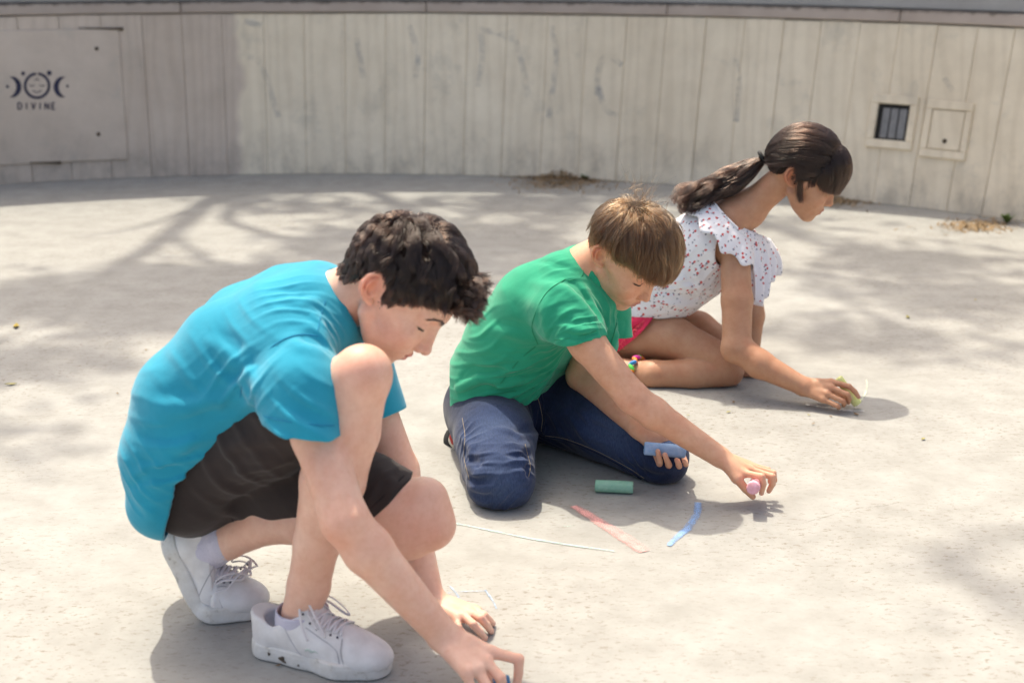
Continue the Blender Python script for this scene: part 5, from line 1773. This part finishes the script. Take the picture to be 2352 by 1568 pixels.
    sfl = fold_list(sh0, [([(1440, 745), (1465, 735), (1490, 720)], .005, .010), ([(1430, 765), (1455, 755), (1480, 740)], -.004, .009)])
    so = sdf_obj('shorts', lambda p: garment(p, sh0(p) + folds(p, np.zeros(len(p), np.float32), sfl), sh0(p, False), .005), np.array([R_hip, L_hip, P(1560, 783, 3.8), P(1480, 690, 4.0)]), .11, .003, pink, root)
    fr = []
    rg = np.random.default_rng(3)
    for t in np.linspace(0, 1, 200):
        x, y = 1503 + (1418 - 1503) * t, 712 + (797 - 712) * t
        q = hit(lambda p: sh0(p, False), x, y)
        if q is None: continue
        d0 = hm_n / np.linalg.norm(hm_n) + rg.normal(0, .5, 3); ln_ = rg.uniform(.005, .012)
        fr.append([q - hm_n / np.linalg.norm(hm_n) * .002 + d0 * ln_ * s + rg.normal(0, .0006, 3) for s in np.linspace(0, 1, 5)])
    if fr:
        fm = plain('pink_threads', (.80, .10, .15), .9)
        curves_obj('frayed_hem', np.array(fr), taper_r(len(fr), 5, .0007, .5), fm, so)
    # blouse -----------------------------------------------------
    bm = floral_mat()
    bc = [P(1480, 690, 3.965), P(1530, 640, 3.955), P(1582, 590, 3.93), P(1632, 545, 3.905), P(1668, 515, 3.89)]
    br = [.082, .095, .098, .090, .068]
    bo = [.055, .055, .055, .055, .045]
    nk_c = P(1692, 492, 3.87); nk_n = P(1740, 444, 3.86) - nk_c; nk_n /= np.linalg.norm(nk_n)
    belly = [P(1560, 668, 3.90), P(1625, 640, 3.88)]
    hbn = np.cross(P(1650, 700, 3.9) - P(1480, 690, 3.9), [0, 1., 0]); hbn = hbn if hbn[2] < 0 else -hbn
    hbc_ = P(1560, 722, 3.9)
    def b0(p, cut=True):
        d = None
        for s in (-1, 1):
            e = chain(p, [c + lat * (s * o) for c, o in zip(bc, bo)], br, .03)
            d = e if d is None else smin(d, e, .05)
        d = smin(d, chain(p, belly, [.065, .05]), .05)
        if cut: d = smax(d, half(p, hbc_, hbn), .003)
        return d
    bfl = fold_list(b0, [([(1540, 640), (1580, 660), (1630, 655)], .006, .010), ([(1530, 665), (1575, 685), (1620, 680)], -.005, .010), ([(1520, 690), (1560, 702), (1610, 700)], .006, .009),
                         ([(1600, 620), (1610, 660), (1600, 700)], .005, .010), ([(1560, 600), (1590, 640), (1600, 690)], -.004, .011), ([(1640, 640), (1630, 670), (1600, 710)], .005, .009)], 1.8)
    bdr = drapes(b0, [((1575, 690), (1578, 705), .020, .07, .011), ((1610, 640), (1630, 650), .024, .07, .008), ((1530, 660), (1535, 680), .024, .06, .008)], 5)
    def blouse(p):
        w_ = wrinkle(folds(p, np.zeros(len(p), np.float32), bfl) + bdr(p) + .0015 * pnoise(p, 70, 31))
        d = garment(p, b0(p) + w_, b0(p, False), .0085)
        d = smax(d, -rc(p, nk_c - nk_n * .03, nk_c + nk_n * .25, .090, .12), .004)
        arm = rc(p, R_sh + np.array([0, 0, .03]), P(1690, 640, 3.70), .058, .05)
        return smax(d, -arm, .004)
    ob = sdf_obj('blouse', blouse, np.array(bc + belly), .13, .003, bm, root)
    # ruffles round the neckline: rings of cloth that flare over the shoulders
    u = np.cross(nk_n, lat); u /= np.linalg.norm(u); w = np.cross(nk_n, u)
    def ruffle(name, c, n, r0, r1, drop, waves, amp, seed, sq=1.0):
        rg = np.random.default_rng(seed); na, nr = 260, 12
        ph = rg.uniform(0, 6.28, 4)
        V = []; Fq = []
        for j in range(nr):
            t = j / (nr - 1)
            for i in range(na):
                a = 2 * math.pi * i / na
                wv = math.sin(waves * a + ph[0] + .7 * math.sin(3 * a + ph[1])) + .5 * math.sin(waves * 1.9 * a + ph[2])
                R_ = r0 + (r1 - r0) * t
                p_ = c + (u * math.cos(a) + w * math.sin(a) * sq) * (R_ + .35 * amp * wv * t) - n * (drop * t ** 1.3 + amp * .6 * wv * t)
                p_ = p_ + np.array([0, 0, -1.]) * drop * .55 * t * t
                V.append(p_)
        V = np.array(V)
        # lie over body and arms, never inside them
        fn = lambda p: np.minimum(b0(p, False), body(p))
        for it in range(5):
            d = fn(V.astype(np.float32)); g = grad(fn, V)
            V = V + g * np.clip(.007 - d, 0, .05)[:, None]
            if it < 4:
                A3 = V.reshape(nr, na, 3); L3 = A3.copy()
                for _ in range(5):
                    L3[1:-1] = .5 * L3[1:-1] + .125 * (np.roll(L3, 1, 1) + np.roll(L3, -1, 1))[1:-1] + .125 * (L3[:-2] + L3[2:])
                    L3[-1] = .6 * L3[-1] + .2 * (np.roll(L3[-1], 1, 0) + np.roll(L3[-1], -1, 0))
                V = L3.reshape(-1, 3)
        for j in range(nr - 1):
            for i in range(na):
                k = (i + 1) % na
                Fq.append((j * na + i, j * na + k, (j + 1) * na + k, (j + 1) * na + i))
        o = link(name, np_mesh(name, V, np.array(Fq)), bm, ob)
        md = o.modifiers.new('thickness', 'SOLIDIFY'); md.thickness = .0016
        return o
    ruffle('ruffle', nk_c - nk_n * .012, nk_n, .092, .142, .040, 13, .018, 5, 1.1)
    ring = [nk_c - nk_n * .010 + (u * math.cos(a) + w * math.sin(a) * 1.1) * .093 for a in np.linspace(0, 2 * math.pi, 60, endpoint=False)]
    Acc().add(tube_geo(ring, .004, 6, True)).obj('neckband', bm, ob)
    # second tier of frill hanging from the chest
    rg = np.random.default_rng(9)
    top = spline([P(1700, 520, 3.80), P(1735, 535, 3.82), P(1760, 545, 3.88), P(1768, 548, 3.95)], 60)
    bot = spline([P(1708, 690, 3.76), P(1730, 700, 3.79), P(1746, 652, 3.85), P(1768, 630, 3.95)], 60)
    V = []; Fq = []; nr = 16
    for j in range(nr):
        t = j / (nr - 1)
        for i in range(60):
            wv = math.sin(i * .42 + 1.1 + .8 * math.sin(t * 2)) * .020 * t
            q = top[i] * (1 - t) + bot[i] * t + np.array([.02 * math.sin(t * 2.6) + wv, -abs(wv) * .6, 0])
            V.append(q)
    for j in range(nr - 1):
        for i in range(59):
            Fq.append((j * 60 + i, j * 60 + i + 1, (j + 1) * 60 + i + 1, (j + 1) * 60 + i))
    o = link('front_frill', np_mesh('front_frill', np.array(V), np.array(Fq)), bm, ob)
    md = o.modifiers.new('thickness', 'SOLIDIFY'); md.thickness = .0016
    # braided neon ankle band
    ac = P(1438, 842, 3.80)
    cols = [(.05, .62, .05), (.95, .22, .03), (.80, .03, .35), (.95, .25, .03), (.10, .65, .10), (.03, .25, .6), (.95, .30, .05), (.8, .04, .4)]
    e = empty('ankle_band', ac); e.parent = root; e.location = Vector(ac) - root.location
    e['label'] = 'braided neon ankle band'
    ax_ = r_shin[3] - r_shin[2]; ax_ /= np.linalg.norm(ax_)
    u2 = np.cross(ax_, [0, 0, 1.]); u2 /= np.linalg.norm(u2); w2 = np.cross(ax_, u2)
    cc = r_shin[3] * .55 + r_shin[2] * .45
    for k in range(20):
        a = 2 * math.pi * k / 20
        pts = [cc + (u2 * math.cos(a + t * .42) + w2 * math.sin(a + t * .42)) * (.043 + .003 * math.cos(t * 3)) + ax_ * (.0075 * math.sin(t * 3 + k * 3.14)) for t in np.linspace(-.6, .6, 7)]
        Acc().add(tube_geo(pts, [.003, .005, .0058, .006, .0058, .005, .003], 7)).obj('strand', plain('neon_cord', cols[k % len(cols)], .6), e)
    hair_g(root, hd)
    return root, hd

def floral_mat():
    m, nt, b = mat_new('white_floral_cotton')
    v = coords(nt)
    warp = noise(nt, v, 22, 3)
    vv = N(nt, 'ShaderNodeVectorMath', operation='ADD')
    sc_ = N(nt, 'ShaderNodeVectorMath', operation='SCALE'); sc_.inputs['Scale'].default_value = .006
    nt.links.new(warp.outputs['Color'], sc_.inputs[0]); nt.links.new(v, vv.inputs[0]); nt.links.new(sc_.outputs[0], vv.inputs[1])
    base = (.80, .79, .84)
    def dots(scale, shift, thr, vec):
        mp = N(nt, 'ShaderNodeMapping'); mp.inputs['Location'].default_value = shift
        nt.links.new(vec, mp.inputs[0])
        vo = N(nt, 'ShaderNodeTexVoronoi', i_Scale=scale, i_Randomness=.75)
        nt.links.new(mp.outputs[0], vo.inputs['Vector'])
        return ramp(nt, vo.outputs['Distance'], [(thr, (1, 1, 1)), (thr + .035, (0, 0, 0))])
    wob = noise(nt, v, 330, 2)
    v2 = N(nt, 'ShaderNodeVectorMath', operation='ADD'); s2 = N(nt, 'ShaderNodeVectorMath', operation='SCALE'); s2.inputs['Scale'].default_value = .008
    nt.links.new(wob.outputs['Color'], s2.inputs[0]); nt.links.new(vv.outputs[0], v2.inputs[0]); nt.links.new(s2.outputs[0], v2.inputs[1])
    S = 60
    red = dots(S, (0, 0, 0), .22, v2.outputs[0])
    blu = dots(S, (.0045, 0, .005), .17, v2.outputs[0])
    blu2 = dots(S * 1.02, (.11, .07, .03), .15, v2.outputs[0])
    c = mix(nt, math_n(nt, 'MULTIPLY', blu, .85), base, (.045, .05, .12))
    c = mix(nt, math_n(nt, 'MULTIPLY', blu2, .75), c, (.06, .065, .14))
    c = mix(nt, math_n(nt, 'MULTIPLY', red, .92), c, (.55, .025, .02))
    nt.links.new(c, b.inputs['Base Color'])
    b.inputs['Roughness'].default_value = .9
    b.inputs['Specular IOR Level'].default_value = .2
    b.inputs['Sheen Weight'].default_value = .1
    bump(nt, b, noise(nt, v, 60, 5).outputs[0], .25, .003)
    return m

def hair_g(root, hd):
    rg = np.random.default_rng(13)
    hm = hair_mat('dark_brown_hair', (.012, .0062, .0045), .18)
    th = lambda q: np.interp(q[:, 2] + q[:, 0] * .2, [-.05, .0, .05, .11], [.004, .008, .014, .018])
    cap = hair_cap(root, hd, hairline_g, lambda q: th(q) * .38, cap_mat('dark_brown_hair_mass', (.022, .013, .010)))
    tie = np.array([-.101, 0, -.010])
    # hair combed back from the hairline to the tie
    roots = scalp_roots(hairline_g, 9000, rg, bias=lambda p: (p[:, 0] < .078).astype(float))
    def back(p, f): return tie - p
    ln = lambda q: np.linalg.norm(q - tie, axis=1) * 1.05
    PT = grow(hd, roots, rg, tie, ln, th, lambda q: np.full(len(q), .05), 0.0, 18, curl=.07, curlf=90., clump=.45, nclump=260, mom=.45, jit=.10, flowfn=back, cut=lambda q: np.minimum(ear_clear(q) + .001, np.linalg.norm(q - tie, axis=1) - .012))
    curves_obj('hair_strands', PT, taper_r(len(PT), PT.shape[1], .00045, .6), hm, cap)
    # straight bangs from the crown down over the brow
    br = scalp_roots(hairline_g, 6000, rg, bias=lambda p: ((p[:, 0] > .03) & (np.abs(p[:, 1]) < .068)).astype(float))
    zc = lambda q: q[:, 2] - np.interp(q[:, 0], [.0, .03, .05, .06, .07, .09, .2], [.034, .026, .032, .026, .019, .019, .024])
    PT = grow(hd, br, rg, (-.02, 0, .13), lambda q: np.interp(q[:, 0], [.03, .1], [.14, .085]), lambda q: np.full(len(q), .0165), lambda q: np.full(len(q), .15), .03, 18, curl=.015, clump=.35, nclump=260, mom=.55, jit=.05, cut=zc)
    curves_obj('bangs', PT, taper_r(len(PT), PT.shape[1], .00042, .4), hm, cap)
    # wisp in front of the ear
    w0 = np.array([[.018, s * .066, .004] for s in (-1, 1) for _ in range(160)]) + rg.normal(0, .004, (320, 3))
    A = np.array([[r + np.array([.016 * t + .012 * t * t, np.sign(r[1]) * .004 * (1 - t), -.046 * t]) + rg.normal(0, .0015, 3) * t for t in np.linspace(0, 1, 8)] for r in w0])
    curves_obj('side_wisp', hd.pos + (A.reshape(-1, 3) * hd.sc @ hd.R.T).reshape(A.shape), taper_r(320, 8, .0004, .3), hm, cap)
    # ponytail
    path = spline([hd.w(tie), P(1692, 404, 3.865), P(1635, 428, 3.85), P(1585, 452, 3.835), P(1556, 470, 3.825)], 16)
    wid = np.interp(np.linspace(0, 1, 16), [0, .12, .35, .75, 1], [.013, .034, .047, .050, .034])
    T = np.gradient(path, axis=0); T /= np.linalg.norm(T, axis=1)[:, None]
    up = np.array([0, 0, 1.]); S_ = np.cross(T, up); S_ /= np.linalg.norm(S_, axis=1)[:, None]; U_ = np.cross(S_, T)
    n = 5000
    r_ = np.sqrt(rg.random(n)); a_ = rg.uniform(0, 6.28, n); ncl = 60; cl = rg.integers(0, ncl, n); cp = rg.uniform(0, 6.28, (ncl, 2))
    ca = rg.uniform(0, 6.28, ncl); cr = np.sqrt(rg.random(ncl))
    x = .26 * r_ * np.cos(a_) + .80 * (cr * np.cos(ca))[cl]; y = .26 * r_ * np.sin(a_) + .80 * (cr * np.sin(ca))[cl]
    lenf = rg.uniform(.92, 1.03, n) * rg.uniform(.68, 1.0, ncl)[cl]
    A = np.zeros((n, 16, 3))
    ts = np.linspace(0, 1, 16)
    for k, t in enumerate(ts):
        tt = np.clip(t * lenf, 0, 1) * 15; i0 = np.clip(tt.astype(int), 0, 14); fr = (tt - i0)[:, None]
        c = path[i0] * (1 - fr) + path[i0 + 1] * fr; ss = S_[i0]; uu = U_[i0]; wd = (wid[i0] * (1 - fr[:, 0]) + wid[i0 + 1] * fr[:, 0])
        wob = .013 * t * np.sin(t * 10 + cp[cl, 0]); wob2 = .013 * t * np.sin(t * 9 + cp[cl, 1])
        A[:, k] = c + ss * (x * wd * 1.0 + wob)[:, None] + uu * (y * wd * .85 + wob2)[:, None]
    A[:, :, 2] -= (ts ** 2 * .012)[None]
    fu = rg.normal(size=(90, 3)); fu /= np.linalg.norm(fu, axis=1)[:, None]; fu[:, 2] = np.abs(fu[:, 2])
    fl_ = []
    for d0 in fu:
        r0 = np.array([.010, 0, .047]) + d0 * np.array([.098, .08, .088]); tg = np.cross(d0, rg.normal(size=3)); tg /= np.linalg.norm(tg); L_ = rg.uniform(.02, .05)
        fl_.append([r0 + tg * L_ * t + d0 * (.006 + .02 * t * t) * rg.uniform(.2, .9) for t in np.linspace(0, 1, 7)])
    fl_ = np.array(fl_)
    curves_obj('flyaway_hair', hd.pos + (fl_.reshape(-1, 3) * hd.sc @ hd.R.T).reshape(fl_.shape), taper_r(90, 7, .0002, .4), hm, cap)
    po = curves_obj('ponytail', A, taper_r(n, 16, .0005, .4), hm, cap)
    tc = hd.w(tie - np.array([.006, 0, 0])); ax_ = path[1] - path[0]; ax_ /= np.linalg.norm(ax_)
    u2 = np.cross(ax_, [0, 1., 0]); u2 /= np.linalg.norm(u2); w2 = np.cross(ax_, u2)
    Acc().add(tube_geo([tc + (u2 * math.cos(a) + w2 * math.sin(a)) * .0155 for a in np.linspace(0, 2 * math.pi, 24, endpoint=False)], .0052, 8, True)).obj('hair_tie', plain('black_elastic', (.012, .012, .014), .7), cap)
    lashes_brows(root, hd, hm, plain('black_lash', (.015, .01, .009), .6), 150, 23)
# ------------------------------------------------------------------ chalk sticks and chalk marks
def chalk_mat(name, col, dust):
    m, nt, b = mat_new(name)
    v = coords(nt)
    n1 = noise(nt, v, 60, 5, .7)
    nt.links.new(ramp(nt, n1.outputs[0], [(.35, col), (.75, dust)]), b.inputs['Base Color'])
    b.inputs['Roughness'].default_value = .95; b.inputs['Specular IOR Level'].default_value = .1
    bump(nt, b, noise(nt, v, 350, 4).outputs[0], .25, .001)
    return m

def chalk_stick(a, b, r, mat, label, tip=None, r2=None):
    a = np.asarray(a, float); b = np.asarray(b, float)
    r2 = r if r2 is None else r2
    L = np.linalg.norm(b - a); T = (b - a) / L
    prof = [(0, .0), (0, r * .88), (.0012, r * .97), (.0035, r), (L * .35, r * 1.004), (L * .65, r2 * .998), (L - .0035, r2), (L - .0012, r2 * .96), (L, r2 * .86), (L, 0)]
    ref = np.array([0, 0, 1.]) if abs(T[2]) < .9 else np.array([1., 0, 0])
    u = np.cross(T, ref); u /= np.linalg.norm(u); w = np.cross(T, u)
    n = 32; V = []; Q = []
    rg = np.random.default_rng(int(abs(a[0]) * 1e4) % 1000)
    for k, (s, rad) in enumerate(prof):
        for i in range(n):
            g = 2 * math.pi * i / n
            jj = (rg.normal(0, .0003) if 0 < rad else 0)
            V.append(a + T * (s + (rg.normal(0, .0004) if k in (1, 8) else 0)) + (u * math.cos(g) + w * math.sin(g)) * (rad + jj))
    for k in range(len(prof) - 1):
        for i in range(n):
            j = (i + 1) % n
            Q.append((k * n + i, k * n + j, (k + 1) * n + j, (k + 1) * n + i))
    o = link('chalk_stick', py_mesh('chalk_stick', V, Q), mat)
    return tag(o, label, 'chalk', 'sidewalk chalk sticks')

green_c = chalk_mat('green_chalk', (.27, .55, .40), (.38, .63, .49))
blue_c = chalk_mat('blue_chalk', (.24, .41, .70), (.42, .56, .80))
pink_c = chalk_mat('pink_chalk', (.80, .38, .40), (.84, .52, .67))
yel_c = chalk_mat('yellow_chalk', (.72, .74, .26), (.80, .80, .48))
blue2_c = chalk_mat('deep_blue_chalk', (.05, .20, .42), (.14, .34, .67))
chalk_stick(G(1367, 1115, .0142), G(1454, 1119, .0142), .0138, green_c, 'green chalk stick lying on the ground between the kneeling legs in jeans')
chalk_stick(P(1480, 1029, 2.985), P(1574, 1037, 2.985), .0145, blue_c, 'pale blue chalk stick held in the open palm over the jeans knee')
chalk_stick(P(1729.5, 1120.5, 2.832), P(1736, 1110, 2.93), .0142, pink_c, 'pink chalk stick gripped in a fist, its round end facing the viewer')
chalk_stick(P(1925, 868, 3.565), P(1970.5, 928, 3.548), .0112, yel_c, 'yellow chalk stick in the hand of the person with the ponytail', r2=.0125)
chalk_stick(P(1150, 1552, 2.085), P(1160, 1616, 2.065), .0138, blue2_c, 'deep blue chalk stick between fingers at the bottom edge')

def mark_mat(name, col, cover=.5, scale=420):
    m, nt, b = mat_new(name)
    v = coords(nt)
    n1 = noise(nt, v, scale, 4, .7); n2 = noise(nt, v, 30, 3)
    at = N(nt, 'ShaderNodeVertexColor', layer_name='Col')            # 1 along the middle of a stroke, 0 at its edge
    sp = N(nt, 'ShaderNodeSeparateColor'); nt.links.new(at.outputs[0], sp.inputs[0])
    f = math_n(nt, 'ADD', n1.outputs[0], math_n(nt, 'MULTIPLY', n2.outputs[0], .35))
    f = math_n(nt, 'ADD', f, math_n(nt, 'MULTIPLY', math_n(nt, 'SUBTRACT', sp.outputs[0], .62), .32))
    al = ramp(nt, f, [(cover, (0, 0, 0)), (cover + .16, (.9, .9, .9))])
    b.inputs['Base Color'].default_value = (*col, 1); b.inputs['Roughness'].default_value = .95
    tr = nt.nodes.new('ShaderNodeBsdfTransparent'); mx = nt.nodes.new('ShaderNodeMixShader')
    nt.links.new(al, mx.inputs[0]); nt.links.new(tr.outputs[0], mx.inputs[1]); nt.links.new(b.outputs[0], mx.inputs[2])
    nt.links.new(mx.outputs[0], nt.nodes['Material Output'].inputs[0])
    return m
edge_col_later = []
for o_ in [o for o in bpy.data.objects if o.name.startswith('crack')]:
    o_.data.materials.clear(); o_.data.materials.append(mark_mat('crack_dirt_' + o_.name, (.21, .18, .15), .66, 90)); edge_col_later.append(o_)

def edge_col(o):
    n = len(o.data.vertices); C = np.zeros(n)
    per = 450 if n % 450 == 0 else n                          # one stroke has five rows of the same length
    for s in range(0, n, per):
        m_ = per // 5
        for r, v_ in enumerate((0, .75, 1, .75, 0)): C[s + r * m_:s + (r + 1) * m_] = v_
    set_col(o.data, np.stack([C, C, C], -1))

def mark(label, strokes, mat, z=.0022):
    A = Acc()
    for k, (pts, w) in enumerate(strokes):
        A.add(ribbon(pts, w, z, .0003, 100 + k, 90))
    o = A.obj('chalk_mark', mat, None, False)
    edge_col(o)
    return tag(o, label, 'chalk mark', 'chalk lines drawn on the ground')
mark('thick pink chalk stroke on the ground below the green chalk stick', [([(1318, 1163), (1345, 1180), (1400, 1215), (1450, 1248), (1480, 1268)], [.010, .014, .016, .017, .017])], mark_mat('pink_chalk_mark', (.80, .40, .38), .60))
mark('curved blue chalk stroke below the fist with the pink chalk', [([(1603, 1155), (1600, 1180), (1580, 1212), (1553, 1236), (1535, 1254)], [.009, .011, .0115, .010, .006])], mark_mat('blue_chalk_mark', (.28, .46, .80), .63))
mark('thin mint chalk line running right from the bare knee', [([(1032, 1200), (1120, 1218), (1230, 1240), (1330, 1256), (1411, 1267)], [.003, .0042, .0046, .0044, .003])], mark_mat('mint_chalk_mark', (.46, .72, .70), .68))
mark('faint pale blue chalk scribble beside the flat hand', [([(1012, 1366), (1050, 1361), (1118, 1358)], [.0016, .0024, .0024]), ([(1114, 1356), (1128, 1375), (1141, 1400)], [.003, .003, .003]), ([(1034, 1347), (1050, 1368), (1062, 1392)], [.003, .004, .003])], mark_mat('pale_blue_chalk_mark', (.40, .55, .76), .71))
mark('short pale yellow chalk curve beside the yellow chalk', [([(1990, 873), (1991, 890), (1984, 910), (1973, 926)], [.0014, .003, .0035, .003])], mark_mat('yellow_chalk_mark', (.74, .80, .62), .66))
mark('tiny mint chalk speck left of the pink stroke', [([(1292, 1209), (1305, 1210), (1320, 1208)], [.002, .003, .0015])], mark_mat('mint_chalk_mark', (.50, .76, .66), .71))
dust_m = mark_mat('chalk_dust', (.72, .70, .70), .66, 420)
mark('smudge of chalk dust under the hand of the person with the ponytail', [([(1850, 930), (1900, 938), (1950, 944), (1985, 945)], [.006, .014, .014, .006])], dust_m)
for o_ in edge_col_later: edge_col(o_)
# ------------------------------------------------------------------ fallen bits and weeds
rg = np.random.default_rng(77)
leaf_ms = [plain('yellow_dry_leaf', (.45, .34, .08), .8, .3, 200), plain('brown_dry_leaf', (.22, .13, .06), .8, .3, 200), plain('olive_dry_leaf', (.30, .27, .10), .8, .3, 200)]
def small_leaf(px, L, mat, curl=.3):
    c = G(*px); a = rg.uniform(0, 6.28)
    u = np.array([math.cos(a), math.sin(a), 0]); w = np.array([-u[1], u[0], 0])
    V = []; Q = []
    for i, (t, wd) in enumerate(zip((-1, -.6, -.1, .45, 1), (.04, .34, .46, .32, .02))):
        for s in (-1, 0, 1):
            V.append(c + u * L * t + w * L * wd * s + np.array([0, 0, .003 + L * curl * (abs(s) * .5 + t * t * .35) * (.6 + .4 * math.sin(3 * t + px[0]))]))
    for i in range(4):
        for j in range(2): Q.append((i * 3 + j, i * 3 + j + 1, (i + 1) * 3 + j + 1, (i + 1) * 3 + j))
    return link('fallen_leaf', py_mesh('fallen_leaf', V, Q), mat)
tag(small_leaf((37, 752), .022, leaf_ms[0], .5), 'curled yellow dry leaf on the ground near the left edge', 'leaf', 'fallen leaves')
tag(small_leaf((25, 884), .016, leaf_ms[2]), 'flat olive leaf scrap on the ground below the curled yellow leaf', 'leaf', 'fallen leaves')
tag(small_leaf((2085, 730), .014, leaf_ms[2]), 'olive leaf scrap on the bright ground at the right', 'leaf', 'fallen leaves')
tag(small_leaf((1966, 953), .010, leaf_ms[1]), 'dark brown scrap just below the yellow chalk', 'leaf', 'fallen leaves')
for px in [(335, 805), (270, 905), (1673, 948), (1580, 955), (1685, 925), (1858, 955), (1908, 958), (1783, 865), (1868, 975), (1420, 1000), (640, 520), (2240, 690), (900, 1380), (1860, 530), (2120, 1010), (1500, 955), (640, 1530)]:
    tag(small_leaf(px, float(rg.uniform(.005, .009)), leaf_ms[int(rg.integers(0, 3))]), 'tiny dry leaf scrap lying on the concrete', 'leaf', 'tiny leaf scraps')
# heap of dry needles at the foot of the wall
LV = []; LF = []
def litter(cx_, cy_, sx_, sy_, n_, hmax, out):
    for _ in range(n_):
        x, y = cx_ + rg.normal(0, sx_), cy_ + rg.normal(0, sy_)
        p_ = G(x, max(y, 398)); ph = math.atan2(p_[0] - WC[0], p_[1] - WC[1])
        r = math.hypot(p_[0] - WC[0], p_[1] - WC[1])
        if r > WR - .01: p_ = np.array([WC[0] + (WR - .015) * math.sin(ph), WC[1] + (WR - .015) * math.cos(ph), 0])
        hgt = hmax * math.exp(-((x - cx_) / (sx_ * .8)) ** 2) * math.exp(-((WR - r) / .12) ** 2)
        p_[2] = rg.uniform(0, 1) * hgt + .003
        a_ = rg.normal(0, 1, 3); a_[2] *= .35; a_ /= np.linalg.norm(a_); b_ = np.cross(a_, [0, 0, 1.]); b_ /= np.linalg.norm(b_) + 1e-9
        L_ = rg.uniform(.008, .022); k = len(out[0])
        out[0].extend([p_ - a_ * L_, p_ + b_ * L_ * .22, p_ + a_ * L_, p_ - b_ * L_ * .22]); out[1].append((k, k + 1, k + 2, k + 3))
for (args, lab, nm) in (((1290, 415, 55, 11, 1500, .045), 'heap of dry brown leaf litter at the foot of the wall behind the boys', 'leaf_litter'), ((1920, 464, 40, 7, 500, .02), 'thin strip of dry litter along the wall behind the ponytail', 'leaf_litter'), ((2240, 520, 45, 8, 600, .025), 'scatter of dry litter under the weed at the right end', 'leaf_litter')):
    o_ = ([], [])
    litter(*args, o_)
    tag(link(nm, np_mesh(nm, np.array(o_[0]), np.array(o_[1])), plain('dry_litter', (.33, .225, .125), .9, .5, 120), None, False), lab, 'leaf litter', kind='stuff')
def weed(px, h, n, label):
    c = G(*px); e = empty('weed', c); tag(e, label, 'weed')
    gmw = plain('weed_green', (.10, .16, .035), .6, .3, 80)
    A = Acc()
    for _ in range(n):
        a = rg.uniform(0, 6.28); ln_ = h * rg.uniform(.6, 1.1); d = np.array([math.cos(a), math.sin(a), 0])
        w = np.array([-d[1], d[0], 0]); pts = [c + d * ln_ * t * .7 + np.array([0, 0, ln_ * (t - .45 * t * t) * 1.2]) for t in np.linspace(0, 1, 5)]
        wd = [.004, .010, .012, .008, .001]
        V = []; 
        for p_, q in zip(pts, wd): V += [p_ - w * q, p_ + w * q]
        A.add((V, [(2 * i, 2 * i + 1, 2 * i + 3, 2 * i + 2) for i in range(4)]))
    A.obj('leaves', gmw, e)
weed((2312, 512), .055, 14, 'green weed growing at the foot of the wall at the right end')
weed((1345, 414), .045, 9, 'small green sprout growing out of the leaf litter by the wall')
# ------------------------------------------------------------------ build the people
build_boy1()
build_boy2()
build_girl()
